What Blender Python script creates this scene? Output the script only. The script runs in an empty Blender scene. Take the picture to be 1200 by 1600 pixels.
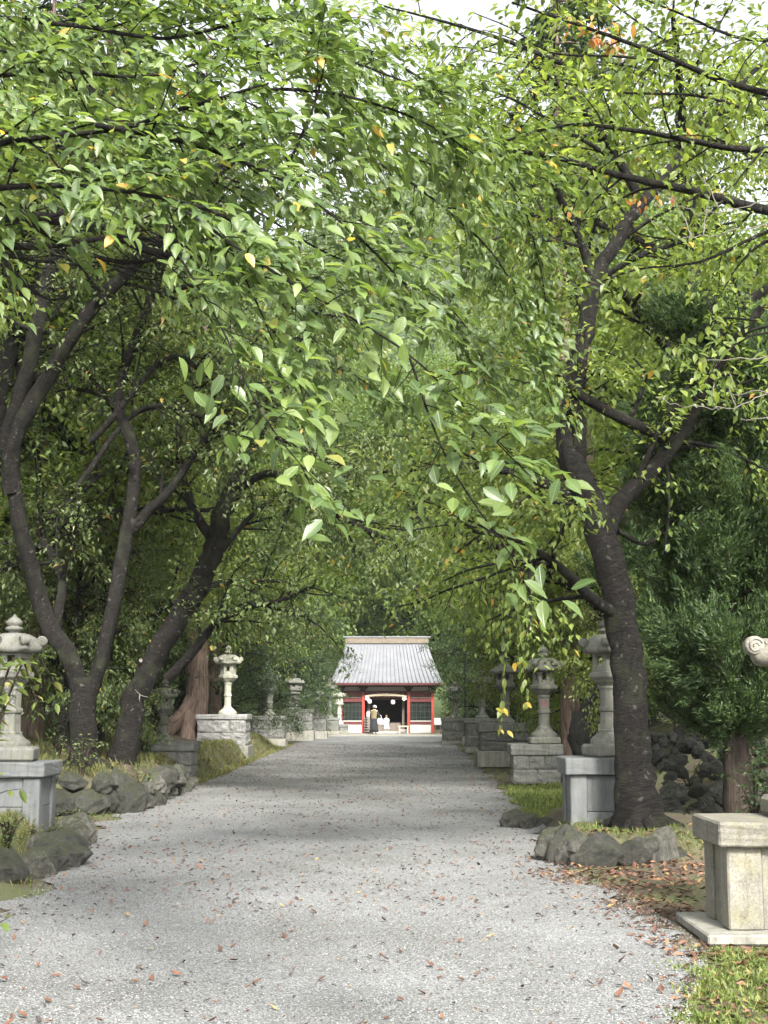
import bpy, bmesh, math, random
import numpy as np
from mathutils import Vector, Matrix, Euler

random.seed(7)
RNG = np.random.default_rng(11)
R = math.radians
SC = bpy.context.scene
COL = SC.collection

# ------------------------------------------------------------------ camera
F_PX, W_PX, H_PX = 2220.0, 1200.0, 1600.0
CAM_H = 1.6
PITCH = math.atan((1105 - 800) / F_PX)
YAW = math.atan(10 / F_PX)
cam_d = bpy.data.cameras.new('camera')
cam = bpy.data.objects.new('camera', cam_d)
COL.objects.link(cam)
cam.location = (0, 0, CAM_H)
cam.rotation_euler = (R(90) + PITCH, 0, YAW)
cam_d.sensor_fit = 'VERTICAL'
cam_d.sensor_height = 24.0
cam_d.lens = 24.0 * F_PX / H_PX
cam_d.clip_start = 0.1
cam_d.clip_end = 2000
SC.camera = cam
CAM_M = Euler(cam.rotation_euler).to_matrix()

# ------------------------------------------------------------------ sky and sun
SUN_AZ, SUN_EL = R(166), R(38)           # azimuth measured from +Y towards +X
sun_dir = Vector((math.sin(SUN_AZ) * math.cos(SUN_EL), math.cos(SUN_AZ) * math.cos(SUN_EL), math.sin(SUN_EL)))
world = bpy.data.worlds.new('World')
SC.world = world
world.use_nodes = True
wn = world.node_tree
wn.nodes.clear()
sky = wn.nodes.new('ShaderNodeTexSky')
sky.sky_type = 'NISHITA'
sky.sun_disc = False
sky.sun_elevation = SUN_EL
sky.sun_rotation = SUN_AZ
sky.air_density = 1.0
sky.dust_density = 4.0
sky.ozone_density = 1.0
bg = wn.nodes.new('ShaderNodeBackground')
bg.inputs['Strength'].default_value = 0.15
wo = wn.nodes.new('ShaderNodeOutputWorld')
hs = wn.nodes.new('ShaderNodeHueSaturation')          # hazy white summer sky
hs.inputs['Saturation'].default_value = 0.2
wn.links.new(sky.outputs[0], hs.inputs['Color'])
wn.links.new(hs.outputs[0], bg.inputs['Color'])
wn.links.new(bg.outputs[0], wo.inputs['Surface'])
sun_l = bpy.data.lights.new('sun', 'SUN')
sun_l.energy = 4.0
sun_l.angle = R(11)
sun_l.color = (1.0, 0.95, 0.87)
sun_o = bpy.data.objects.new('sun', sun_l)
COL.objects.link(sun_o)
sun_o.rotation_euler = (-sun_dir).to_track_quat('-Z', 'Y').to_euler()

vs = SC.view_settings
vs.view_transform = 'Standard'
vs.look = 'None'
vs.gamma = 1
vs.use_curve_mapping = False
vs.exposure = 1.48
cy = SC.cycles
cy.use_denoising = True
cy.max_bounces = 6
cy.diffuse_bounces = 4
cy.glossy_bounces = 2
cy.transmission_bounces = 4
cy.transparent_max_bounces = 4
cy.caustics_reflective = False
cy.caustics_refractive = False
cy.sample_clamp_indirect = 6
cy.use_adaptive_sampling = True
cy.adaptive_threshold = 0.03

# ------------------------------------------------------------------ helpers: placing
def ray(px, py):
    return CAM_M @ Vector(((px - W_PX / 2) / F_PX, (H_PX / 2 - py) / F_PX, -1))

def P(px, py, Y):
    d = ray(px, py)
    return Vector((0, 0, CAM_H)) + d * (Y / d.y)

def G(px, py, z=0.0):
    d = ray(px, py)
    return Vector((0, 0, CAM_H)) + d * ((z - CAM_H) / d.z)

def sstep(a, b, x):
    t = np.clip((np.asarray(x, float) - a) / (b - a), 0, 1)
    return t * t * (3 - 2 * t)

LY = [0, 7, 11, 12.5, 15, 20, 28, 43, 71, 90]
LX = [-3.6, -3.5, -3.25, -3.05, -3.35, -4.05, -4.0, -4.1, -4.3, -4.4]
RY = [0, 7.0, 8.0, 9.0, 9.8, 12, 14, 18, 22, 32, 55, 79, 90]
RX = [1.35, 1.35, 1.55, 1.85, 2.05, 1.95, 1.75, 1.85, 2.0, 2.35, 2.7, 2.9, 3.0]
def xl(y): return np.interp(y, LY, LX)
def xr(y): return np.interp(y, RY, RX)

def wob(x, y, s, seed):
    return (np.sin(x * s * 1.7 + seed) * np.cos(y * s * 1.3 + seed * 2.1) + .5 * np.sin(x * s * 3.9 + y * s * 3.1 + seed * 3.3)) / 1.5

def hgt(x, y):
    x = np.asarray(x, float); y = np.asarray(y, float)
    dl = xl(y) - x
    dr = x - xr(y)
    gap = 1 - sstep(18.6, 19.4, y) * (1 - sstep(21.9, 22.7, y))
    bank = (.36 + .2 * sstep(20, 24, y) + .75 * sstep(1.2, 6, dl) * sstep(20, 30, y)) * sstep(.2, .75, dl) * sstep(12.6, 14, y) * gap
    far = 1 - sstep(50, 62, y)
    left = bank * far + .25 * sstep(.3, 1.5, dl) * sstep(45, 55, y)
    mound = .26 * sstep(.05, .35, dr) * sstep(14.9, 15.4, y) * (1 - sstep(19.5, 21, y))
    right = np.maximum(mound, .18 * sstep(.4, 2.0, dr) * sstep(20, 24, y)) + 1.05 * sstep(3.7 - 1.75, 5.4 - 1.75, dr) * sstep(17.2, 21.5, y) * far
    bump = .02 * wob(x, y, 2.3, 1.0) + .03 * wob(x, y, .9, 4.0)
    edge = np.clip(np.maximum(dl, dr) / .6, 0, 1)
    z = left + right + bump * edge
    return z

def hz(x, y): return float(hgt(x, y))

# ------------------------------------------------------------------ helpers: objects
def tag(o, label=None, cat=None, group=None, kind=None):
    if label: o['label'] = label
    if cat: o['category'] = cat
    if group: o['group'] = group
    if kind: o['kind'] = kind
    return o

def empty(name, loc=(0, 0, 0), rz=0.0, label=None, cat=None, group=None):
    o = bpy.data.objects.new(name, None)
    o.empty_display_size = .2
    COL.objects.link(o)
    o.location = loc
    o.rotation_euler = (0, 0, rz)
    return tag(o, label, cat, group)

def link(name, me, mat=None, parent=None, smooth=None):
    if mat is not None and not me.materials:
        me.materials.append(mat)
    o = bpy.data.objects.new(name, me)
    COL.objects.link(o)
    if parent is not None: o.parent = parent
    if smooth is not None:
        me.polygons.foreach_set('use_smooth', [smooth] * len(me.polygons))
    return o

def mesh_np(name, verts, faces, mat=None, smooth=False, uv=None, tint=None):
    """verts (n,3), faces (m,k) with one k; uv per loop; tint per face"""
    me = bpy.data.meshes.new(name)
    verts = np.asarray(verts, np.float32); faces = np.asarray(faces, np.int32)
    m, k = faces.shape
    me.vertices.add(len(verts)); me.vertices.foreach_set('co', verts.ravel())
    me.loops.add(m * k); me.loops.foreach_set('vertex_index', faces.ravel())
    me.polygons.add(m)
    me.polygons.foreach_set('loop_start', np.arange(0, m * k, k, dtype=np.int32))
    me.polygons.foreach_set('loop_total', np.full(m, k, np.int32))
    me.polygons.foreach_set('use_smooth', np.full(m, smooth, bool))
    if uv is not None:
        l = me.uv_layers.new(name='UVMap')
        l.data.foreach_set('uv', np.asarray(uv, np.float32).ravel())
    if tint is not None:
        a = me.attributes.new('tint', 'FLOAT', 'FACE')
        a.data.foreach_set('value', np.asarray(tint, np.float32))
    me.update(calc_edges=True)
    if mat: me.materials.append(mat)
    return me

def bm_mesh(name, bm, mat=None, smooth=False):
    me = bpy.data.meshes.new(name)
    bmesh.ops.recalc_face_normals(bm, faces=bm.faces[:])
    bm.to_mesh(me); bm.free()
    if mat: me.materials.append(mat)
    if smooth: me.polygons.foreach_set('use_smooth', [True] * len(me.polygons))
    return me

def box_mesh(name, sx, sy, sz, mat, bevel=.01, base=True, wear=0.0, cuts=0):
    """box centred in x,y; standing on z=0 when base"""
    bm = bmesh.new()
    bmesh.ops.create_cube(bm, size=1)
    for v in bm.verts:
        v.co = Vector((v.co.x * sx, v.co.y * sy, (v.co.z + (.5 if base else 0)) * sz))
    if bevel:
        bmesh.ops.bevel(bm, geom=bm.edges[:], offset=min(bevel, .3 * min(sx, sy, sz)), segments=1, affect='EDGES')
    if cuts:
        bmesh.ops.subdivide_edges(bm, edges=[e for e in bm.edges if e.calc_length() > .1], cuts=cuts, use_grid_fill=True)
    if wear:
        for v in bm.verts:
            v.co += Vector((random.uniform(-1, 1), random.uniform(-1, 1), random.uniform(-1, 1))) * wear
    return bm_mesh(name, bm, mat)

def box(name, c, s, mat, parent=None, bevel=.006, rz=0.0):
    o = link(name, box_mesh(name, *s, mat, bevel, base=False), None, parent)
    o.location = c; o.rotation_euler.z = rz
    return o

def lathe_mesh(name, prof, n, mat, rot=0.0, smooth=False, squash=None):
    """prof list of (r,z) bottom to top"""
    bm = bmesh.new()
    rings = []
    for r, z in prof:
        if r < 1e-5:
            rings.append([bm.verts.new((0, 0, z))])
        else:
            rings.append([bm.verts.new((r * math.cos(rot + 2 * math.pi * i / n), r * math.sin(rot + 2 * math.pi * i / n), z)) for i in range(n)])
    for a, b in zip(rings[:-1], rings[1:]):
        if len(a) == 1 and len(b) == 1: continue
        for i in range(n):
            j = (i + 1) % n
            if len(a) == 1: bm.faces.new((a[0], b[i], b[j]))
            elif len(b) == 1: bm.faces.new((a[i], a[j], b[0]))
            else: bm.faces.new((a[i], a[j], b[j], b[i]))
    if len(rings[0]) > 1: bm.faces.new(rings[0][::-1])
    if len(rings[-1]) > 1: bm.faces.new(rings[-1])
    return bm_mesh(name, bm, mat, smooth)

def catmull(pts, step):
    pts = [Vector(p) for p in pts]
    if len(pts) < 3:
        a, b = pts[0], pts[-1]
        n = max(2, int((b - a).length / step) + 1)
        return np.array([a.lerp(b, i / (n - 1)) for i in range(n)])
    e = [pts[0] * 2 - pts[1]] + pts + [pts[-1] * 2 - pts[-2]]
    out = []
    for i in range(1, len(e) - 2):
        p0, p1, p2, p3 = e[i - 1], e[i], e[i + 1], e[i + 2]
        n = max(2, int((p2 - p1).length / step) + 1)
        for k in range(n):
            t = k / n
            out.append(.5 * ((2 * p1) + (p2 - p0) * t + (2 * p0 - 5 * p1 + 4 * p2 - p3) * t * t + (3 * p1 - p0 - 3 * p2 + p3) * t ** 3))
    out.append(e[-2])
    return np.array(out)

class Tubes:
    """collects tapered tubes, one mesh"""
    def __init__(self): self.v = []; self.f = []; self.uv = []; self.n = 0
    def add(self, pts, rad, sides=6, rough=0.0, flare=0.0):
        pts = np.asarray(pts, float); n = len(pts)
        rad = np.asarray(rad, float)
        if n < 2: return
        tan = np.gradient(pts, axis=0)
        tan /= np.linalg.norm(tan, axis=1)[:, None] + 1e-9
        ref = np.array([0.0, 0, 1]) if abs(tan[:, 2]).mean() < .75 else np.array([1.0, .2, 0])
        u = np.cross(tan, ref); u /= np.linalg.norm(u, axis=1)[:, None] + 1e-9
        w = np.cross(tan, u)
        a = np.arange(sides) * 2 * math.pi / sides
        rr = np.repeat(rad[:, None], sides, 1)
        if rough:
            ph = RNG.uniform(0, 6.28, 4)
            seg = np.cumsum(np.r_[0, np.linalg.norm(np.diff(pts, axis=0), axis=1)])[:, None]
            rr = rr * (1 + rough * (np.sin(2 * a[None] + ph[0] + seg * 1.1) * .5 + np.sin(3 * a[None] + ph[1] - seg * 2.3) * .5 + np.sin(5 * a[None] + ph[2] + seg * .7) * .4 + RNG.normal(0, .35, rr.shape)))
        if flare:
            seg = np.cumsum(np.r_[0, np.linalg.norm(np.diff(pts, axis=0), axis=1)])[:, None]
            rr = rr * (1 + flare * np.exp(-seg / .35) * (1 + .6 * np.sin(5 * a[None] + 1.0) + .3 * np.sin(3 * a[None])))
        V = pts[:, None] + rr[..., None] * (np.cos(a)[None, :, None] * u[:, None] + np.sin(a)[None, :, None] * w[:, None])
        i = np.arange(n - 1)[:, None] * sides; j = np.arange(sides)[None]; j2 = (j + 1) % sides
        f = np.stack([i + j, i + j2, i + sides + j2, i + sides + j], -1).reshape(-1, 4) + self.n
        L = np.cumsum(np.r_[0, np.linalg.norm(np.diff(pts, axis=0), axis=1)])
        ua = np.arange(sides) / sides; circ = 2 * math.pi * max(rad.mean(), .01)
        uu = np.stack([np.stack([np.broadcast_to((ua * circ)[None], (n - 1, sides)), np.broadcast_to(L[:-1, None], (n - 1, sides))], -1),
                       np.stack([np.broadcast_to(((ua + 1 / sides) * circ)[None], (n - 1, sides)), np.broadcast_to(L[:-1, None], (n - 1, sides))], -1),
                       np.stack([np.broadcast_to(((ua + 1 / sides) * circ)[None], (n - 1, sides)), np.broadcast_to(L[1:, None], (n - 1, sides))], -1),
                       np.stack([np.broadcast_to((ua * circ)[None], (n - 1, sides)), np.broadcast_to(L[1:, None], (n - 1, sides))], -1)], 2)
        self.v.append(V.reshape(-1, 3)); self.f.append(f); self.uv.append(uu.reshape(-1, 2)); self.n += n * sides
        # end caps are closed by a point ring of near-zero radius where wanted
    def mesh(self, name, mat):
        return mesh_np(name, np.concatenate(self.v), np.concatenate(self.f), mat, True, np.concatenate(self.uv))

# leaf templates: x across, y along, z up; unit length
LEAF2 = (np.array([[0, 0, 0], [-.27, .42, .07], [0, 1, -.10], [.27, .42, .07]]), np.array([[0, 2, 1], [0, 3, 2]]))
def leaf_hi(width=.25, curl=.16, fold=.07):
    prof = [(0, 0.0), (.14, .62), (.38, 1.0), (.62, .86), (.82, .46)]
    v = [(0, 0, 0)]
    for y, w in prof[1:]:
        z = -curl * y * y
        v += [(-w * width, y, z + fold * w), (0, y, z), (w * width, y, z + fold * w)]
    v.append((0, 1.03, -curl * 1.1))
    f = [(0, 2, 1), (0, 3, 2)]
    for k in range(len(prof) - 2):
        a = 1 + 3 * k; b = a + 3
        f += [(a, a + 1, b + 1), (a, b + 1, b), (a + 1, a + 2, b + 2), (a + 1, b + 2, b + 1)]
    a = 1 + 3 * (len(prof) - 2)
    t = len(v) - 1
    f += [(a, a + 1, t), (a + 1, a + 2, t)]
    return np.array(v), np.array(f)
LEAF_HI = leaf_hi()
NEEDLE = (np.array([[-.12, 0, 0], [.12, 0, 0], [0, 1, 0.05]]), np.array([[0, 1, 2]]))
SPRAY = (np.array([[0, 0, 0], [-.17, .5, .05], [0, 1, -.08], [.17, .5, .05]]), np.array([[0, 2, 1], [0, 3, 2]]))

def unit(a): return a / (np.linalg.norm(a, axis=-1, keepdims=True) + 1e-9)

def leaves_mesh(name, pos, dirs, nrm, size, mat, tmpl=LEAF2, tint=None, smooth=False, with_uv=False):
    pos = np.asarray(pos, float); n = len(pos)
    dirs = unit(np.asarray(dirs, float)); x = unit(np.cross(dirs, nrm)); z = np.cross(x, dirs)
    T, Fc = tmpl
    V = pos[:, None] + size[:, None, None] * (T[None, :, 0, None] * x[:, None] + T[None, :, 1, None] * dirs[:, None] + T[None, :, 2, None] * z[:, None])
    Fa = Fc[None] + (np.arange(n) * len(T))[:, None, None]
    if tint is None: tint = RNG.uniform(0, 1, n)
    uv = np.tile(T[Fc.ravel()][:, :2], (n, 1)) if with_uv else None
    return mesh_np(name, V.reshape(-1, 3), Fa.reshape(-1, 3), mat, smooth, uv, np.repeat(tint, len(Fc)))

# ------------------------------------------------------------------ materials
def new_mat(name):
    m = bpy.data.materials.new(name); m.use_nodes = True
    nt = m.node_tree; nt.nodes.clear()
    return m, nt, nt.nodes, nt.links

def nd(N, t, **kw):
    n = N.new(t)
    for k, v in kw.items():
        if k in n.inputs: n.inputs[k].default_value = v
        else: setattr(n, k, v)
    return n

def ramp(N, stops, interp='LINEAR'):
    r = N.new('ShaderNodeValToRGB'); r.color_ramp.interpolation = interp
    e = r.color_ramp.elements
    while len(e) < len(stops): e.new(.5)
    for el, (p, c) in zip(e, stops):
        el.position = p; el.color = (*c, 1) if len(c) == 3 else c
    return r

def leaf_mat(name, stops, trans=.42, rough=.38, spec=.5, tr_gain=1.9, veins=False):
    m, nt, N, L = new_mat(name)
    at = nd(N, 'ShaderNodeAttribute', attribute_name='tint')
    oi = N.new('ShaderNodeObjectInfo')
    r = ramp(N, stops)
    L.new(at.outputs['Fac'], r.inputs[0])
    hsv = nd(N, 'ShaderNodeHueSaturation')
    ma = nd(N, 'ShaderNodeMapRange'); ma.inputs['To Min'].default_value = .82; ma.inputs['To Max'].default_value = 1.18
    L.new(oi.outputs['Random'], ma.inputs['Value']); L.new(ma.outputs[0], hsv.inputs['Value'])
    src = r.outputs[0]; hgt_out = None
    if veins:                                   # midrib and side veins from the leaf's own outline coordinates
        uv = N.new('ShaderNodeUVMap'); sx = N.new('ShaderNodeSeparateXYZ'); L.new(uv.outputs[0], sx.inputs[0])
        ab = nd(N, 'ShaderNodeMath', operation='ABSOLUTE'); L.new(sx.outputs[0], ab.inputs[0])
        mid = nd(N, 'ShaderNodeMapRange'); mid.inputs['From Min'].default_value = .008; mid.inputs['From Max'].default_value = .028; mid.inputs['To Min'].default_value = 1; mid.inputs['To Max'].default_value = 0
        L.new(ab.outputs[0], mid.inputs['Value'])
        k = nd(N, 'ShaderNodeMath', operation='MULTIPLY_ADD'); k.inputs[1].default_value = -.75; L.new(ab.outputs[0], k.inputs[0]); L.new(sx.outputs[1], k.inputs[2])
        w = nd(N, 'ShaderNodeMath', operation='MULTIPLY'); w.inputs[1].default_value = 58.0; L.new(k.outputs[0], w.inputs[0])
        sn = nd(N, 'ShaderNodeMath', operation='SINE'); L.new(w.outputs[0], sn.inputs[0])
        sv = nd(N, 'ShaderNodeMapRange'); sv.inputs['From Min'].default_value = .7; sv.inputs['From Max'].default_value = 1.0; sv.inputs['To Max'].default_value = .55; L.new(sn.outputs[0], sv.inputs['Value'])
        mxv = nd(N, 'ShaderNodeMath', operation='MAXIMUM'); L.new(mid.outputs[0], mxv.inputs[0]); L.new(sv.outputs[0], mxv.inputs[1])
        vc = nd(N, 'ShaderNodeMix', data_type='RGBA'); vf = nd(N, 'ShaderNodeMath', operation='MULTIPLY'); vf.inputs[1].default_value = .5
        L.new(mxv.outputs[0], vf.inputs[0]); L.new(vf.outputs[0], vc.inputs[0]); L.new(r.outputs[0], vc.inputs[6]); vc.inputs[7].default_value = (.2, .26, .09, 1)
        src = vc.outputs[2]; hgt_out = mxv.outputs[0]
    L.new(src, hsv.inputs['Color']); hsv.inputs['Saturation'].default_value = .97
    p = nd(N, 'ShaderNodeBsdfPrincipled'); p.inputs['Roughness'].default_value = rough
    p.inputs['Specular IOR Level'].default_value = spec
    L.new(hsv.outputs[0], p.inputs['Base Color'])
    if hgt_out is not None:
        bp = nd(N, 'ShaderNodeBump', Strength=.35, Distance=.004, invert=True); L.new(hgt_out, bp.inputs['Height']); L.new(bp.outputs[0], p.inputs['Normal'])
    tc = nd(N, 'ShaderNodeMix', data_type='RGBA', blend_type='MULTIPLY'); tc.inputs[0].default_value = 1
    tc.inputs[7].default_value = (1.15 * tr_gain, 1.12 * tr_gain, .6 * tr_gain, 1)
    L.new(hsv.outputs[0], tc.inputs[6])
    t = N.new('ShaderNodeBsdfTranslucent'); L.new(tc.outputs[2], t.inputs['Color'])
    mx = N.new('ShaderNodeMixShader'); mx.inputs[0].default_value = trans
    L.new(p.outputs[0], mx.inputs[1]); L.new(t.outputs[0], mx.inputs[2])
    o = N.new('ShaderNodeOutputMaterial'); L.new(mx.outputs[0], o.inputs['Surface'])
    return m

GREEN = [(0, (.062, .1, .024)), (.35, (.108, .16, .034)), (.75, (.158, .212, .046)), (.985, (.21, .258, .062)), (.992, (.34, .27, .05)), (1.0, (.38, .19, .045))]
M = {}
M['leaf_near'] = leaf_mat('leaf_near', [(0, (.044, .085, .024)), (.4, (.076, .132, .03)), (.8, (.115, .174, .038)), (.99, (.155, .215, .05)), (.994, (.5, .34, .05)), (1.0, (.48, .24, .04))], .38, .42, .8, tr_gain=1.8, veins=True)
M['leaf_cherry'] = leaf_mat('leaf_cherry', GREEN, .5, .45, .6)
M['leaf_understory'] = leaf_mat('leaf_understory', [(0, (.055, .085, .028)), (.5, (.095, .138, .044)), (.985, (.15, .19, .065)), (.99, (.4, .3, .06)), (1, (.4, .25, .06))], .38, .45, .5)
M['leaf_forest'] = leaf_mat('leaf_forest', [(0, (.055, .1, .025)), (.5, (.1, .165, .036)), (1, (.17, .235, .058))], .45, .45, .5)
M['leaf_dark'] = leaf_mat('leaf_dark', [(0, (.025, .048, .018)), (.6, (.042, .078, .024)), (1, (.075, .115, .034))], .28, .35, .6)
M['needle_cedar'] = leaf_mat('needle_cedar', [(0, (.022, .045, .016)), (.6, (.04, .075, .022)), (1, (.075, .115, .03))], .2, .55, .3)
M['needle_juniper'] = leaf_mat('needle_juniper', [(0, (.018, .036, .014)), (.5, (.04, .075, .024)), (1, (.09, .14, .042))], .25, .55, .3)
M['grass'] = leaf_mat('grass', [(0, (.06, .085, .022)), (.5, (.1, .145, .034)), (.82, (.16, .2, .05)), (1, (.27, .24, .1))], .35, .55, .3)
M['grass_dry'] = leaf_mat('grass_dry', [(0, (.06, .08, .025)), (.5, (.11, .125, .04)), (1, (.22, .19, .09))], .3, .6, .2)

def dead_leaf(name, c):
    m, nt, N, L = new_mat(name)
    oi = N.new('ShaderNodeObjectInfo'); at = nd(N, 'ShaderNodeAttribute', attribute_name='tint')
    ad = nd(N, 'ShaderNodeMath', operation='ADD'); L.new(oi.outputs['Random'], ad.inputs[0]); L.new(at.outputs['Fac'], ad.inputs[1])
    fr = nd(N, 'ShaderNodeMath', operation='FRACT'); L.new(ad.outputs[0], fr.inputs[0])
    r = ramp(N, c); L.new(fr.outputs[0], r.inputs[0])
    p = nd(N, 'ShaderNodeBsdfPrincipled', Roughness=.7); L.new(r.outputs[0], p.inputs['Base Color'])
    o = N.new('ShaderNodeOutputMaterial'); L.new(p.outputs[0], o.inputs['Surface'])
    return m
M['litter'] = dead_leaf('litter', [(0, (.035, .022, .016)), (.4, (.08, .04, .026)), (.7, (.12, .058, .036)), (.92, (.18, .095, .05)), (1, (.3, .19, .07))])
M['dead_brown'] = dead_leaf('dead_brown', [(0, (.06, .03, .02)), (1, (.15, .075, .045))])
M['dead_red'] = dead_leaf('dead_red', [(0, (.1, .045, .028)), (1, (.2, .085, .045))])
M['dead_yellow'] = dead_leaf('dead_yellow', [(0, (.33, .21, .07)), (1, (.42, .28, .1))])
M['dead_black'] = dead_leaf('dead_black', [(0, (.025, .02, .018)), (1, (.06, .05, .045))])

def bark(name, dark, light, kind):
    m, nt, N, L = new_mat(name)
    uv = N.new('ShaderNodeUVMap')
    mp = N.new('ShaderNodeMapping')
    mp.inputs['Scale'].default_value = (9, 24, 1) if kind == 'cherry' else (34, 2.2, 1)
    L.new(uv.outputs[0], mp.inputs[0])
    geo = N.new('ShaderNodeTexCoord')
    n1 = nd(N, 'ShaderNodeTexNoise', Scale=1.0, Detail=8.0, Roughness=.75, Distortion=1.6 if kind == 'cherry' else .3); L.new(mp.outputs[0], n1.inputs['Vector'])
    n2 = nd(N, 'ShaderNodeTexNoise', Scale=3.2, Detail=4.0); L.new(geo.outputs['Object'], n2.inputs['Vector'])
    n3 = nd(N, 'ShaderNodeTexNoise', Scale=11.0, Detail=4.0); L.new(geo.outputs['Object'], n3.inputs['Vector'])
    r1 = ramp(N, [(.4, dark), (.53, tuple((a + b) / 2 for a, b in zip(dark, light))), (.64, light)]); L.new(n1.outputs[0], r1.inputs[0])
    lich = ramp(N, [(.55, (0, 0, 0)), (.66, (1, 1, 1))]); L.new(n2.outputs[0], lich.inputs[0])
    mx = nd(N, 'ShaderNodeMix', data_type='RGBA')
    lf = nd(N, 'ShaderNodeMath', operation='MULTIPLY'); lf.inputs[1].default_value = .55 if kind == 'cherry' else .3
    L.new(lich.outputs[0], lf.inputs[0]); L.new(lf.outputs[0], mx.inputs[0])
    L.new(r1.outputs[0], mx.inputs[6])
    mx.inputs[7].default_value = (.032, .037, .02, 1) if kind == 'cherry' else (.13, .12, .085, 1)
    spot = ramp(N, [(.64, (0, 0, 0)), (.7, (1, 1, 1))]); L.new(n3.outputs[0], spot.inputs[0])
    mx2 = nd(N, 'ShaderNodeMix', data_type='RGBA'); sf = nd(N, 'ShaderNodeMath', operation='MULTIPLY'); sf.inputs[1].default_value = .5 if kind == 'cherry' else .15
    L.new(spot.outputs[0], sf.inputs[0]); L.new(sf.outputs[0], mx2.inputs[0]); L.new(mx.outputs[2], mx2.inputs[6]); mx2.inputs[7].default_value = (.14, .14, .12, 1)
    p = nd(N, 'ShaderNodeBsdfPrincipled', Roughness=.85); p.inputs['Specular IOR Level'].default_value = .2; L.new(mx2.outputs[2], p.inputs['Base Color'])
    b = nd(N, 'ShaderNodeBump', Strength=1.0, Distance=.05); L.new(n1.outputs[0], b.inputs['Height']); L.new(b.outputs[0], p.inputs['Normal'])
    o = N.new('ShaderNodeOutputMaterial'); L.new(p.outputs[0], o.inputs['Surface'])
    return m
M['bark_cherry'] = bark('bark_cherry', (.003, .0028, .0025), (.03, .0265, .0235), 'cherry')
M['bark_cedar'] = bark('bark_cedar', (.09, .06, .048), (.32, .24, .2), 'cedar')
M['bark_grey'] = bark('bark_grey', (.02, .016, .013), (.085, .065, .052), 'cedar')

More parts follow.
